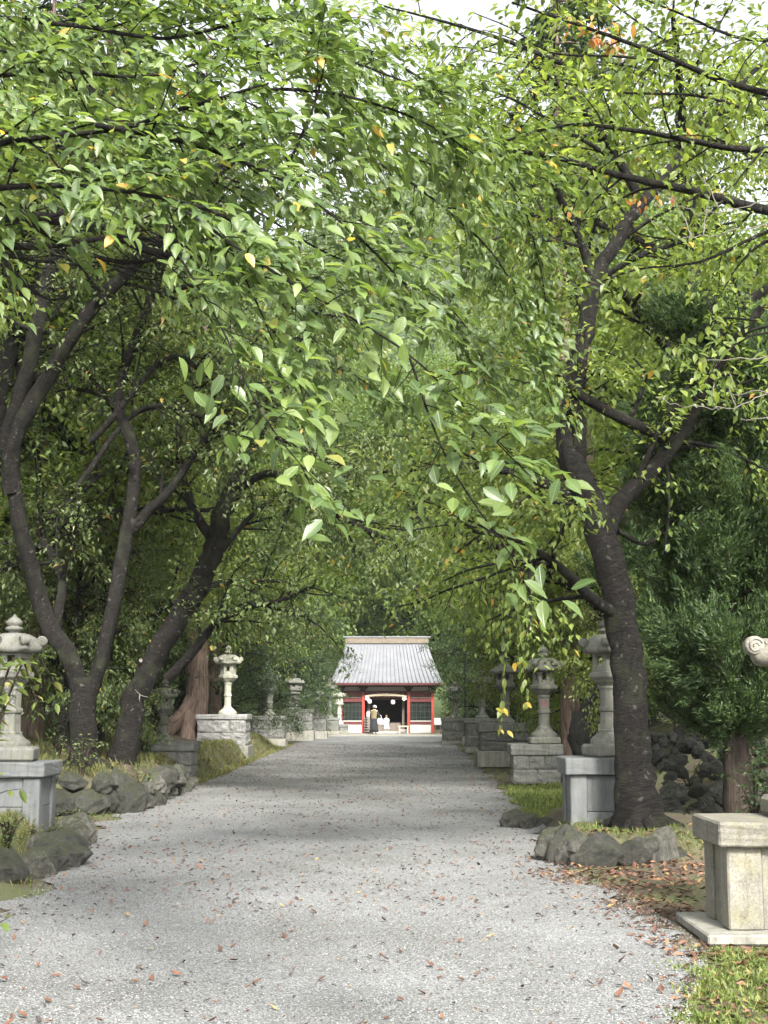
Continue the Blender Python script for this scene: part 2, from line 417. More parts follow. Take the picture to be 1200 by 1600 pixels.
def stone(name, c1, c2, moss=.5, scale=1.0, speckle=.35, bump=.25, mossc=(.10, .115, .045), top_moss=False):
    m, nt, N, L = new_mat(name)
    tc = N.new('ShaderNodeTexCoord'); oi = N.new('ShaderNodeObjectInfo')
    ad = nd(N, 'ShaderNodeVectorMath', operation='ADD')
    sc = nd(N, 'ShaderNodeVectorMath', operation='SCALE'); sc.inputs['Scale'].default_value = 17.0
    L.new(oi.outputs['Location'], sc.inputs[0]); L.new(tc.outputs['Object'], ad.inputs[0]); L.new(sc.outputs[0], ad.inputs[1])
    n1 = nd(N, 'ShaderNodeTexNoise', Scale=3.0 * scale, Detail=6.0, Roughness=.6); L.new(ad.outputs[0], n1.inputs['Vector'])
    n2 = nd(N, 'ShaderNodeTexNoise', Scale=75.0 * scale, Detail=3.0, Roughness=.7); L.new(ad.outputs[0], n2.inputs['Vector'])
    n3 = nd(N, 'ShaderNodeTexNoise', Scale=6.5 * scale, Detail=5.0, Roughness=.65); L.new(ad.outputs[0], n3.inputs['Vector'])
    r1 = ramp(N, [(.3, c1), (.7, c2)]); L.new(n1.outputs[0], r1.inputs[0])
    mx = nd(N, 'ShaderNodeMix', data_type='RGBA', blend_type='OVERLAY'); mx.inputs[0].default_value = speckle
    L.new(r1.outputs[0], mx.inputs[6]); L.new(n2.outputs[0], mx.inputs[7])
    r3 = ramp(N, [(.47, (0, 0, 0)), (.66, (1, 1, 1))]); L.new(n3.outputs[0], r3.inputs[0])
    mf = nd(N, 'ShaderNodeMath', operation='MULTIPLY'); mf.inputs[1].default_value = moss; L.new(r3.outputs[0], mf.inputs[0])
    mfac = mf.outputs[0]
    if top_moss:                                # moss settles on the upward faces
        ge = N.new('ShaderNodeNewGeometry'); sp_ = N.new('ShaderNodeSeparateXYZ'); L.new(ge.outputs['Normal'], sp_.inputs[0])
        tm_ = nd(N, 'ShaderNodeMath', operation='MULTIPLY_ADD'); tm_.inputs[1].default_value = .55; L.new(sp_.outputs[2], tm_.inputs[0]); L.new(n3.outputs[0], tm_.inputs[2])
        tr_ = ramp(N, [(.78, (0, 0, 0)), (.98, (.85, .85, .85))]); L.new(tm_.outputs[0], tr_.inputs[0])
        mm_ = nd(N, 'ShaderNodeMath', operation='MAXIMUM'); L.new(mf.outputs[0], mm_.inputs[0]); L.new(tr_.outputs[0], mm_.inputs[1]); mfac = mm_.outputs[0]
    mx2 = nd(N, 'ShaderNodeMix', data_type='RGBA'); L.new(mfac, mx2.inputs[0]); L.new(mx.outputs[2], mx2.inputs[6]); mx2.inputs[7].default_value = (*mossc, 1)
    n4 = nd(N, 'ShaderNodeTexNoise', Scale=2.1 * scale, Detail=7.0, Roughness=.75); L.new(ad.outputs[0], n4.inputs['Vector'])
    r4 = ramp(N, [(.56, (1, 1, 1)), (.72, (.38, .38, .36))]); L.new(n4.outputs[0], r4.inputs[0])
    mx3 = nd(N, 'ShaderNodeMix', data_type='RGBA', blend_type='MULTIPLY'); mx3.inputs[0].default_value = .8
    L.new(mx2.outputs[2], mx3.inputs[6]); L.new(r4.outputs[0], mx3.inputs[7])
    ms = N.new('ShaderNodeMapping'); ms.inputs['Scale'].default_value = (13 * scale, 13 * scale, 1.1); L.new(ad.outputs[0], ms.inputs[0])
    n5 = nd(N, 'ShaderNodeTexNoise', Scale=1.0, Detail=5.0, Roughness=.6); L.new(ms.outputs[0], n5.inputs['Vector'])
    r5 = ramp(N, [(.45, (1, 1, 1)), (.7, (.5, .5, .46))]); L.new(n5.outputs[0], r5.inputs[0])
    mx4 = nd(N, 'ShaderNodeMix', data_type='RGBA', blend_type='MULTIPLY'); mx4.inputs[0].default_value = .7
    L.new(mx3.outputs[2], mx4.inputs[6]); L.new(r5.outputs[0], mx4.inputs[7])
    vr = nd(N, 'ShaderNodeMapRange'); vr.inputs['To Min'].default_value = .72 if top_moss else .88; vr.inputs['To Max'].default_value = 1.4 if top_moss else 1.12
    L.new(oi.outputs['Random'], vr.inputs['Value'])
    hv = N.new('ShaderNodeHueSaturation'); L.new(vr.outputs[0], hv.inputs['Value']); L.new(mx4.outputs[2], hv.inputs['Color'])
    p = nd(N, 'ShaderNodeBsdfPrincipled', Roughness=.85); L.new(hv.outputs[0], p.inputs['Base Color'])
    ba = nd(N, 'ShaderNodeMath', operation='ADD'); L.new(n2.outputs[0], ba.inputs[0]); L.new(n3.outputs[0], ba.inputs[1])
    b = nd(N, 'ShaderNodeBump', Strength=bump, Distance=.06 if top_moss else .02); L.new(ba.outputs[0], b.inputs['Height']); L.new(b.outputs[0], p.inputs['Normal'])
    o = N.new('ShaderNodeOutputMaterial'); L.new(p.outputs[0], o.inputs['Surface'])
    return m
M['granite_warm'] = stone('granite_warm', (.135, .128, .108), (.225, .215, .182), .5, 1, .9, .2, (.2, .19, .1))
M['granite_grey'] = stone('granite_grey', (.1, .108, .113), (.155, .163, .168), .3, 1, .3, .2, (.13, .135, .1))
M['lantern_stone'] = stone('lantern_stone', (.1, .1, .09), (.21, .21, .19), .5, 1.6, .35, .3, (.13, .14, .08))
M['lantern_pale_sunlit'] = stone('lantern_pale_sunlit', (.4, .4, .34), (.56, .56, .48), .35, 1.6, .3, .3, (.3, .31, .19))  # pale stone, lightened further to stand in for sun on one lantern
M['lantern_mossy'] = stone('lantern_mossy', (.12, .125, .11), (.24, .24, .215), .65, 1.6, .35, .35, (.1, .115, .06))
M['block_grey'] = stone('block_grey', (.1, .105, .1), (.2, .2, .192), .4, 1.5, .4, .5, (.15, .16, .1))
M['block_pale'] = stone('block_pale', (.2, .2, .2), (.34, .34, .335), .25, 1.5, .4, .5, (.2, .2, .15))
M['block_dark'] = stone('block_dark', (.1, .105, .1), (.2, .2, .19), .5, 1.5, .4, .5)
M['concrete'] = stone('concrete', (.2, .2, .175), (.29, .28, .25), .45, 1, .25, .15, (.13, .13, .08))
M['rock'] = stone('rock', (.03, .03, .028), (.14, .136, .122), .7, 2.0, .9, 1.0, (.062, .075, .026), True)
M['rock_pale'] = stone('rock_pale', (.055, .055, .05), (.26, .25, .222), .6, 2.0, .9, 1.0, (.075, .088, .034), True)

def plain(name, c, rough=.6, noise=.15, scale=6.0, metal=0.0):
    m, nt, N, L = new_mat(name)
    tc = N.new('ShaderNodeTexCoord')
    n1 = nd(N, 'ShaderNodeTexNoise', Scale=scale, Detail=5.0); L.new(tc.outputs['Object'], n1.inputs['Vector'])
    r = ramp(N, [(.3, tuple(max(0, x * (1 - noise)) for x in c)), (.7, tuple(min(1, x * (1 + noise)) for x in c))]); L.new(n1.outputs[0], r.inputs[0])
    p = nd(N, 'ShaderNodeBsdfPrincipled', Roughness=rough, Metallic=metal); L.new(r.outputs[0], p.inputs['Base Color'])
    o = N.new('ShaderNodeOutputMaterial'); L.new(p.outputs[0], o.inputs['Surface'])
    return m
M['red_paint'] = plain('red_paint', (.32, .04, .028), .45, .2)
M['dark_red'] = plain('dark_red', (.09, .014, .015), .5, .25)
M['dark_wood'] = plain('dark_wood', (.03, .026, .024), .6, .3)
M['grey_wood'] = plain('grey_wood', (.16, .135, .115), .7, .25)
M['plaster'] = plain('plaster', (.45, .435, .4), .7, .08)
M['glass_dark'] = plain('glass_dark', (.012, .02, .017), .12, .3)
M['roof_metal'] = plain('roof_metal', (.19, .197, .215), .5, .12, 1.5, .1)
M['roof_trim'] = plain('roof_trim', (.14, .115, .085), .6, .2)
M['white_paper'] = plain('white_paper', (.8, .8, .78), .6, .03)
M['straw'] = plain('straw', (.48, .42, .3), .8, .2, 20)
M['pole_metal'] = plain('pole_metal', (.035, .04, .04), .5, .2)
M['carve_red'] = plain('carve_red', (.36, .05, .08), .8, .1)
M['carve_dark'] = plain('carve_dark', (.05, .052, .055), .9, .1)
M['window_dark'] = plain('window_dark', (.02, .02, .022), .8, .2)
M['skin'] = plain('skin', (.55, .36, .26), .5, .05)
M['hair_dark'] = plain('hair_dark', (.02, .016, .014), .5, .1)
M['hair_brown'] = plain('hair_brown', (.2, .13, .07), .6, .15, 20)
M['cloth_olive'] = plain('cloth_olive', (.14, .115, .06), .85, .15, 30)
M['cloth_black'] = plain('cloth_black', (.014, .017, .022), .85, .15, 30)
M['cloth_white'] = plain('cloth_white', (.78, .77, .76), .8, .04)
M['cloth_grey'] = plain('cloth_grey', (.2, .2, .22), .85, .1)
M['dead_twig'] = plain('dead_twig', (.14, .127, .11), .8, .25, 8)
M['charred'] = plain('charred', (.025, .024, .022), .9, .5, 9)
M['broken_wood'] = plain('broken_wood', (.42, .33, .23), .8, .3, 14)

def ground_mat():
    m, nt, N, L = new_mat('soil_and_moss')
    tc = N.new('ShaderNodeTexCoord')
    n1 = nd(N, 'ShaderNodeTexNoise', Scale=.9, Detail=6.0, Roughness=.6); L.new(tc.outputs['Object'], n1.inputs['Vector'])
    n2 = nd(N, 'ShaderNodeTexNoise', Scale=28.0, Detail=4.0, Roughness=.7); L.new(tc.outputs['Object'], n2.inputs['Vector'])
    r1 = ramp(N, [(.38, (.075, .055, .04)), (.5, (.085, .075, .04)), (.62, (.085, .10, .035))]); L.new(n1.outputs[0], r1.inputs[0])
    mx = nd(N, 'ShaderNodeMix', data_type='RGBA', blend_type='OVERLAY'); mx.inputs[0].default_value = .7
    L.new(r1.outputs[0], mx.inputs[6]); L.new(n2.outputs[0], mx.inputs[7])
    p = nd(N, 'ShaderNodeBsdfPrincipled', Roughness=.95); L.new(mx.outputs[2], p.inputs['Base Color'])
    b = nd(N, 'ShaderNodeBump', Strength=.8, Distance=.03); L.new(n2.outputs[0], b.inputs['Height']); L.new(b.outputs[0], p.inputs['Normal'])
    o = N.new('ShaderNodeOutputMaterial'); L.new(p.outputs[0], o.inputs['Surface'])
    return m
M['ground'] = ground_mat()

def gravel_mat():
    m, nt, N, L = new_mat('gravel')
    tc = N.new('ShaderNodeTexCoord')
    v = nd(N, 'ShaderNodeTexVoronoi', Scale=75.0); L.new(tc.outputs['Object'], v.inputs['Vector'])
    sep = N.new('ShaderNodeSeparateColor'); L.new(v.outputs['Color'], sep.inputs[0])
    r = ramp(N, [(0, (.13, .134, .134)), (.5, (.208, .214, .213)), (1, (.3, .306, .305))]); L.new(sep.outputs[0], r.inputs[0])
    d = ramp(N, [(.35, (1, 1, 1)), (.75, (.3, .3, .3))]); L.new(v.outputs['Distance'], d.inputs[0])
    mx = nd(N, 'ShaderNodeMix', data_type='RGBA', blend_type='MULTIPLY'); mx.inputs[0].default_value = .8
    L.new(r.outputs[0], mx.inputs[6]); L.new(d.outputs[0], mx.inputs[7])
    n1 = nd(N, 'ShaderNodeTexNoise', Scale=.55, Detail=5.0, Roughness=.6); L.new(tc.outputs['Object'], n1.inputs['Vector'])
    r2 = ramp(N, [(.35, (.74, .74, .72)), (.65, (1.12, 1.12, 1.13))]); L.new(n1.outputs[0], r2.inputs[0])
    mx2 = nd(N, 'ShaderNodeMix', data_type='RGBA', blend_type='MULTIPLY'); mx2.inputs[0].default_value = 1
    L.new(mx.outputs[2], mx2.inputs[6]); L.new(r2.outputs[0], mx2.inputs[7])
    p = nd(N, 'ShaderNodeBsdfPrincipled', Roughness=.9); L.new(mx2.outputs[2], p.inputs['Base Color'])
    inv = nd(N, 'ShaderNodeMath', operation='SUBTRACT'); inv.inputs[0].default_value = 1; L.new(v.outputs['Distance'], inv.inputs[1])
    b = nd(N, 'ShaderNodeBump', Strength=.55, Distance=.01); L.new(inv.outputs[0], b.inputs['Height']); L.new(b.outputs[0], p.inputs['Normal'])
    o = N.new('ShaderNodeOutputMaterial'); L.new(p.outputs[0], o.inputs['Surface'])
    return m
M['gravel'] = gravel_mat()

def pebble_mat():
    m, nt, N, L = new_mat('pebble')
    at = nd(N, 'ShaderNodeAttribute', attribute_name='tint')
    r = ramp(N, [(0, (.135, .139, .138)), (.4, (.202, .208, .207)), (.8, (.25, .256, .255)), (1, (.33, .335, .333))]); L.new(at.outputs['Fac'], r.inputs[0])
    p = nd(N, 'ShaderNodeBsdfPrincipled', Roughness=.85); L.new(r.outputs[0], p.inputs['Base Color'])
    o = N.new('ShaderNodeOutputMaterial'); L.new(p.outputs[0], o.inputs['Surface'])
    return m
M['pebble'] = pebble_mat()

# ------------------------------------------------------------------ ground and path
def grid_axis(pairs):
    out = []
    for a, b, st in pairs: out += list(np.arange(a, b, st))
    out.append(pairs[-1][1]); return np.array(out)
gx = grid_axis([(-260, -40, 20), (-40, -12, 2), (-12, -5, .35), (-5, 6, .16), (6, 12, .35), (12, 40, 2), (40, 260, 20)])
gy = grid_axis([(-60, 4, 4), (4, 26, .16), (26, 60, .4), (60, 110, 2), (110, 500, 20)])
GX, GY = np.meshgrid(gx, gy)
def sheet(name, GX, GY, GZ, mat):
    h, w = GX.shape
    i = (np.arange(h - 1)[:, None] * w + np.arange(w - 1)[None])
    f = np.stack([i, i + 1, i + w + 1, i + w], -1).reshape(-1, 4)
    return link(name, mesh_np(name, np.stack([GX, GY, GZ], -1).reshape(-1, 3), f, mat, True))
tag(sheet('ground', GX, GY, hgt(GX, GY) - .004, M['ground']), kind='structure')

py_ = np.concatenate([np.arange(-12, 30, .12), np.arange(30, 84.2, .4)])
pt = np.linspace(0, 1, 25)
nzl = np.interp(py_, np.arange(-20, 100, .35), RNG.normal(0, .09, 343)) + RNG.normal(0, .03, len(py_))
nzr = np.interp(py_, np.arange(-20, 100, .35), RNG.normal(0, .09, 343)) + RNG.normal(0, .03, len(py_))
XL, XR = xl(py_) + nzl, xr(py_) + nzr
PX = XL[:, None] * (1 - pt) + XR[:, None] * pt
PY = np.repeat(py_[:, None], len(pt), 1)
PZ = .012 + .012 * np.minimum(1, np.minimum(pt, 1 - pt) * 12)[None] + .008 * wob(PX, PY, 1.1, 2.0)
PZ = np.maximum(PZ, hgt(PX, PY) + .004)
tag(sheet('gravel_path', PX, PY, PZ, M['gravel']), kind='structure')
pv = box('pavement', (-.7, 83.5, .03), (16, 9, .05), M['concrete'])
tag(pv, kind='structure')
def path_z(x, y): return max(.024 + .008 * float(wob(x, y, 1.1, 2.0)), hz(x, y) + .004)

# ------------------------------------------------------------------ stones
def rock_mesh(seed, hi=False, mat=None):
    r = random.Random(seed)
    bm = bmesh.new()
    for i in range(22):
        v = Vector((r.gauss(0, 1), r.gauss(0, 1), r.gauss(0, 1))).normalized()
        v *= r.uniform(.78, 1.0)
        bm.verts.new((v.x * .5, v.y * .5, v.z * .5))
    res = bmesh.ops.convex_hull(bm, input=bm.verts[:])
    loose = [v for v in bm.verts if not v.link_faces]
    bmesh.ops.delete(bm, geom=loose, context='VERTS')
    if hi:
        bmesh.ops.subdivide_edges(bm, edges=bm.edges[:], cuts=2, use_grid_fill=True)
        bmesh.ops.smooth_vert(bm, verts=bm.verts[:], factor=.35, use_axis_x=True, use_axis_y=True, use_axis_z=True)
        for v in bm.verts:
            n = v.co.normalized()
            v.co += n * (.03 * math.sin(v.co.x * 13 + seed) * math.sin(v.co.y * 11 + seed * 2) + .025 * math.sin(v.co.z * 23 + v.co.x * 17 + seed) + r.uniform(-.012, .012))
    return bm_mesh('stone', bm, mat)
ROCK = [rock_mesh(s, False, M['rock']) for s in range(8)]
ROCK_HI = [rock_mesh(s + 30, True, M['rock']) for s in range(7)]
ROCK_HI_P = [rock_mesh(s + 60, True, M['rock_pale']) for s in range(5)]
ROCK_P = [rock_mesh(s + 90, False, M['rock_pale']) for s in range(5)]

def put_rock(parent, p, s, pool, rnd=random):
    o = link('stone', rnd.choice(pool), None, parent)
    o.location = p
    o.scale = s
    o.rotation_euler = (rnd.uniform(-.3, .3), rnd.uniform(-.3, .3), rnd.uniform(0, 6.28))
    return o

# ------------------------------------------------------------------ plinths
def rough_block(seed):
    r = random.Random(seed)
    bm = bmesh.new()
    bmesh.ops.create_cube(bm, size=1)
    bmesh.ops.subdivide_edges(bm, edges=bm.edges[:], cuts=6, use_grid_fill=True)
    ph = [r.uniform(0, 6.28) for _ in range(6)]
    for v in bm.verts:
        c = v.co.copy()
        k = [abs(abs(t) - .5) < 1e-4 for t in c]
        n_ = .5 * math.sin(c.x * 7 + c.z * 4 + ph[0]) + .5 * math.sin(c.z * 9 - c.x * 5 + ph[1]) + .5 * math.sin(c.y * 8 + c.z * 6 + ph[2]) + r.uniform(-.5, .5)
        if sum(k) == 1 and not k[2]:
            ax = k.index(True)
            v.co[ax] += math.copysign(.035 + .03 * n_, c[ax])
        v.co += Vector((r.uniform(-1, 1), r.uniform(-1, 1), r.uniform(-1, 1))) * .012
    return bm_mesh('block', bm)
def block_set(mat):
    out = []
    for s in range(4):
        me = rough_block(s); me.materials.append(mat); out.append(me)
    return out
BLK = {k: block_set(M[k]) for k in ('block_grey', 'block_pale', 'block_dark')}

def block_plinth(loc, W, D, H, base_h, courses, label, matk='block_grey', over=.06, cap_h=.16, rz=0.0, ncol=2, cap=True):
    t = empty('lantern_plinth', loc, rz, label, 'plinth', 'stone plinths under the lanterns')
    z = 0.0
    if base_h:
        b = link('base_slab', box_mesh('base_slab', W + 2 * over, D + 2 * over, base_h, M['concrete'], .015), None, t)
        z = base_h
    h = (H - base_h - (cap_h if cap else 0)) / courses
    for k in range(courses):
        n = ncol + (k % 2)
        w = W / n
        for i in range(n):
            for (yy) in (-D / 4, D / 4):
                o = link('block', random.choice(BLK[matk]), None, t)
                o.location = (-W / 2 + w * (i + .5), yy, z + h / 2)
                o.scale = (w - .012, D / 2 - .012, h - .012)
                if random.random() < .5: o.rotation_euler.z = math.pi
        z += h
    if cap:
        c = link('cap_slab', box_mesh('cap_slab', W + .1, D + .1, cap_h, M[matk], .015, wear=.008, cuts=3), None, t)
        c.location.z = z
    return t

def slab_plinth(loc, W, D, H, cap_h, label, mat, base_h=.08, pil=.2, over=.07, base_over=.16, rz=0.0, split=.62):
    t = empty('lantern_plinth', loc, rz, label, 'plinth', 'stone plinths under the lanterns')
    if base_h:
        link('base_slab', box_mesh('base_slab', W + 2 * base_over, D + 2 * base_over, base_h, M['concrete'], .012), None, t)
    hb = H - base_h - cap_h
    pm = box_mesh('pillar', pil, pil, hb, mat, .012, wear=.002, cuts=3)
    for sx in (-1, 1):
        for sy in (-1, 1):
            o = link('pillar', pm, None, t)
            o.location = (sx * (W / 2 - pil / 2), sy * (D / 2 - pil / 2), base_h)
    for sy in (-1, 1):
        for (a, b) in ((0, 1 - split), (1 - split, 1)):
            o = link('panel', box_mesh('panel', W - 2 * pil - .004, .08, hb * (b - a) - .006, mat, .006), None, t)
            o.location = (0, sy * (D / 2 - .065), base_h + hb * a + .003)
    for sx in (-1, 1):
        for (a, b) in ((0, 1 - split), (1 - split, 1)):
            o = link('panel', box_mesh('panel', .08, D - 2 * pil - .004, hb * (b - a) - .006, mat, .006), None, t)
            o.location = (sx * (W / 2 - .065), 0, base_h + hb * a + .003)
    wa = W + 2 * over
    half = wa / 2 - .004
    for s in (-1, 1):
        pass
    c = link('cap_slab', box_mesh('cap_slab', wa, D + 2 * over, cap_h, mat, .014, wear=.003, cuts=5), None, t)
    c.location.z = H - cap_h
    return t

# ------------------------------------------------------------------ lanterns
def text_mesh(ch, size, mat, curve_r=None):
    cu = bpy.data.curves.new('inscription', 'FONT')
    cu.body = ch; cu.size = size; cu.align_x = 'CENTER'; cu.align_y = 'CENTER'
    cu.extrude = .0
    cu.resolution_u = 2
    o = bpy.data.objects.new('tmp', cu); COL.objects.link(o)
    dg = bpy.context.evaluated_depsgraph_get()
    me = bpy.data.meshes.new_from_object(o.evaluated_get(dg))
    bpy.data.objects.remove(o)
    me.name = 'inscription'
    me.materials.clear(); me.materials.append(mat)
    for v in me.vertices:
        x, y = v.co.x, v.co.y
        v.co = (x, -(math.sqrt(max(curve_r ** 2 - x * x, 0)) if curve_r else 0) - .004, y)
    return me

def hex_roof(w, h, n, bulge, lift, mat, top=.26, thick=.05, flat=0.0):
    seg = n * 6; rings = 7
    bm = bmesh.new()
    def rad(a):
        k = (a % (2 * math.pi / n)) - math.pi / n
        poly = math.cos(math.pi / n) / math.cos(k)
        return poly
    def corner(a):
        k = abs((a % (2 * math.pi / n)) - math.pi / n) / (math.pi / n)
        return k
    grid = []
    for i in range(rings + 1):
        t = i / rings
        row = []
        for j in range(seg):
            a = 2 * math.pi * j / seg
            r = (top + (1 - top) * t) * w * (1 - (1 - rad(a)) * min(1, .4 + t))
            c = corner(a)
            z = h * (1 - t ** bulge) + lift * (c ** 3) * t ** 3
            row.append(bm.verts.new((r * math.cos(a), r * math.sin(a), z)))
        grid.append(row)
    row = []
    for j in range(seg):
        a = 2 * math.pi * j / seg; c = corner(a); r = w * rad(a) * .985
        row.append(bm.verts.new((r * math.cos(a), r * math.sin(a), -thick + lift * (c ** 3))))
    grid.append(row)
    row = []
    for j in range(seg):
        a = 2 * math.pi * j / seg; r = w * .55 * rad(a)
        row.append(bm.verts.new((r * math.cos(a), r * math.sin(a), -thick * 1.3)))
    grid.append(row)
    for a, b in zip(grid[:-1], grid[1:]):
        for j in range(seg):
            k = (j + 1) % seg
            bm.faces.new((a[j], b[j], b[k], a[k]))
    bm.faces.new(grid[0]); bm.faces.new(grid[-1][::-1])
    return bm_mesh('roof', bm, mat, True)

def firebox_mesh(r, h, n, mat, win, rot, holes):
    bm = bmesh.new()
    def wall(a0, a1, rr, hole, flip):
        p0 = Vector((rr * math.cos(a0), rr * math.sin(a0), 0)); p1 = Vector((rr * math.cos(a1), rr * math.sin(a1), 0))
        def pt(u, z): v = p0.lerp(p1, u); return bm.verts.new((v.x, v.y, z))
        if not hole:
            bm.faces.new((pt(0, 0), pt(1, 0), pt(1, h), pt(0, h))); return None
        u0, u1, z0, z1 = .5 - win / 2, .5 + win / 2, h * .35, h * .82
        us = (0, u0, u1, 1); zs = (0, z0, z1, h)
        g = [[pt(u, z) for u in us] for z in zs]
        for i in range(3):
            for j in range(3):
                if i == 1 and j == 1: continue
                bm.faces.new((g[i][j], g[i][j + 1], g[i + 1][j + 1], g[i + 1][j]))
        return [g[1][1], g[1][2], g[2][2], g[2][1]]
    for i in range(n):
        a0 = rot + 2 * math.pi * i / n; a1 = rot + 2 * math.pi * (i + 1) / n
        o = wall(a0, a1, r, i in holes, False); q = wall(a0, a1, r * .8, i in holes, True)
        if o:
            for j in range(4):
                bm.faces.new((o[j], o[(j + 1) % 4], q[(j + 1) % 4], q[j]))
    return bm_mesh('firebox', bm, mat)

def scroll_mesh(s, mat):
    """a rolled corner: a thick disc on edge with a spiral ridge on both cheeks and a stem to the roof"""
    T = Tubes()
    hw = s * .42
    a = np.linspace(0, 2 * math.pi, 15)
    # disc body as a closed loft across its width
    ys = np.array([-1, -.98, -.8, .8, .98, 1]) * hw
    T.add(np.stack([np.zeros(6), ys, np.full(6, s * .42)], 1), np.array([.02, .78, 1, 1, .78, .02]) * s * .5, 14)
    for sg in (-1, 1):
        t = np.linspace(0, 1, 20); ang = t * 9.5 + .4; r = s * .4 * (1 - .8 * t)
        T.add(np.stack([r * np.cos(ang) * -1, np.full(20, sg * hw * 1.0), s * .42 + r * np.sin(ang)], 1), np.linspace(.07, .05, 20) * s, 5)
    T.add(np.array([[-s * 1.0, 0, -s * .12], [-s * .5, 0, -s * .06], [-s * .1, 0, .12 * s], [s * .1, 0, .2 * s]]), np.array([.5, .42, .34, .25]) * s, 8)
    return T.mesh('scroll', mat)

def lantern(loc, H, w, mat, label, rz=0.0, n=6, bulge=2.2, lift=.05, scroll=True, round_shaft=True, char=None, char_mat=None, ring=.5, base2=None, shaft_r=.15, fb=.29, win=.42):
    t = empty('stone_lantern', loc, rz, label, 'stone lantern', 'stone lanterns along the path')
    R2 = w / 2
    z0 = 0.0
    if base2:
        b = link('foot_stone', box_mesh('foot_stone', base2[0], base2[0], base2[1], mat, .03, wear=.006), None, t)
        z0 = base2[1]
    rot = -math.pi / 2 - math.pi / n
    Hs = H - z0
    ns = 18 if round_shaft else n
    b = link('base', lathe_mesh('base', [(.66 * R2, 0), (.66 * R2, .025 * Hs), (.62 * R2, .04 * Hs), (.5 * R2, .06 * Hs), (.42 * R2, .075 * Hs), (.40 * R2, .09 * Hs)], n if n != 6 else 12, mat, rot), None, t)
    b.location.z = z0
    s = shaft_r * w
    zs = .088 * Hs; ze = .45 * Hs; hs = ze - zs
    m_ = ring
    prof = [(s * 1.18, 0), (s * 1.2, .04 * hs), (s * 1.02, .07 * hs), (s, .12 * hs), (s * .97, (m_ - .06) * hs), (s * 1.15, (m_ - .045) * hs), (s * 1.2, m_ * hs), (s * 1.15, (m_ + .045) * hs), (s * .97, (m_ + .06) * hs), (s, .88 * hs), (s * 1.08, .92 * hs), (s * 1.2, .95 * hs), (s * 1.2, hs)]
    sh = link('shaft', lathe_mesh('shaft', prof, ns, mat, rot), None, t)
    sh.location.z = z0 + zs
    if char:
        me = text_mesh(char, s * 1.25, char_mat or M['carve_dark'], s * .985 if round_shaft else None)
        ins = link('inscription', me, None, sh)
        ins.location = (0, 0 if round_shaft else -s * math.cos(math.pi / n), hs * (m_ + .24))
    pl = link('platform', lathe_mesh('platform', [(s * 1.15, 0), (.5 * R2, .03 * Hs), (.56 * R2, .045 * Hs), (.66 * R2, .06 * Hs), (.70 * R2, .07 * Hs), (.70 * R2, .1 * Hs), (.58 * R2, .112 * Hs)], n, mat, rot), None, t)
    pl.location.z = z0 + ze
    zf = ze + .111 * Hs; hf = .145 * Hs
    fbx = link('firebox', firebox_mesh(fb * w, hf, n, mat, win, rot, {0, 2, 3, 5} if n == 6 else {0, 1, 2, 3}), None, t)
    fbx.location.z = z0 + zf
    rf = link('roof', hex_roof(R2, .115 * Hs, n, bulge, lift * w, mat), None, t)
    rf.rotation_euler.z = rot
    rf.location.z = z0 + zf + hf + .03 * Hs
    if scroll:
        sm = scroll_mesh(.17 * w, mat)
        for i in range(n):
            a = 2 * math.pi * i / n
            o = link('scroll', sm, None, rf)
            o.location = (R2 * .93 * math.cos(a), R2 * .93 * math.sin(a), lift * w * .8)
            o.rotation_euler.z = a
    zz = zf + hf + .03 * Hs + .115 * Hs
    fh = max(Hs - zz, .1)
    fr = .24 * R2
    fn = link('finial', lathe_mesh('finial', [(fr * .9, -.01), (fr * .75, .12 * fh), (fr * 1.15, .16 * fh), (fr * 1.2, .28 * fh), (fr * .8, .34 * fh), (fr * .8, .38 * fh), (fr * 1.15, .48 * fh), (fr * 1.15, .58 * fh), (fr * .75, .72 * fh), (fr * .3, .84 * fh), (0, fh)], 14, mat, 0, True), None, t)
    fn.location.z = z0 + zz
    return t

def at(px, py_ground, z=0.0):
    return G(px, py_ground, z)

# right row, nearest first
b = G(1102, 1478)
r1y = b.y
slab_plinth((2.27 + .07 + .72, r1y + .19 + .37, .0), 1.44, .74, .81, .17, 'weathered warm granite plinth in the right foreground beside the bright grass', M['granite_warm'], .07, .24, .07, .19, split=1.0)
lantern((3.06, r1y + .56, .81), 1.5, .84, M['granite_warm'], 'nearest stone lantern, cut off by the right edge of the picture', 0, base2=(.62, .15), lift=.05, bulge=2.0)
slab_plinth((2.53, 17.6, .2), .78, .78, .80, .2, 'smooth blue-grey slab plinth beside the dark leaning cherry trunk', M['granite_grey'], .0, .2, .06, 0, split=.72)
lantern((2.66, 17.6, 1.0), 1.72, .66, M['lantern_stone'], 'grey stone lantern half hidden behind the dark leaning cherry trunk', .35, base2=(.5, .16), char=None, shaft_r=.14)
c = G(838, 1222, .12)
block_plinth((c.x + .02, c.y + .45, .08), .95, .9, .78, 0, 2, 'low rough block plinth beside the reddish cedar trunk', cap_h=.2)
lantern((c.x + .22, c.y + .45, .86), 2.02, .82, M['lantern_stone'], 'stone lantern with a red carved character and mushroom-shaped roof', 0, base2=(.62, .14), char='\u5949', char_mat=M['carve_red'], bulge=2.6, lift=.07, fb=.27, shaft_r=.14)
c = G(790, 1200)
block_plinth((c.x, c.y + .6, .02), 1.3, 1.2, 1.15, .42, 2, 'tall rough block plinth on a concrete base, left of the red-lettered lantern', over=.1, cap_h=.22)
lantern((c.x + .05, c.y + .6, 1.17), 1.9, .84, M['lantern_stone'], 'stone lantern with a straight-edged pagoda roof behind hanging yellow leaves', .25, n=6, bulge=.85, lift=.03, scroll=False, round_shaft=True)
c = G(753, 1177)
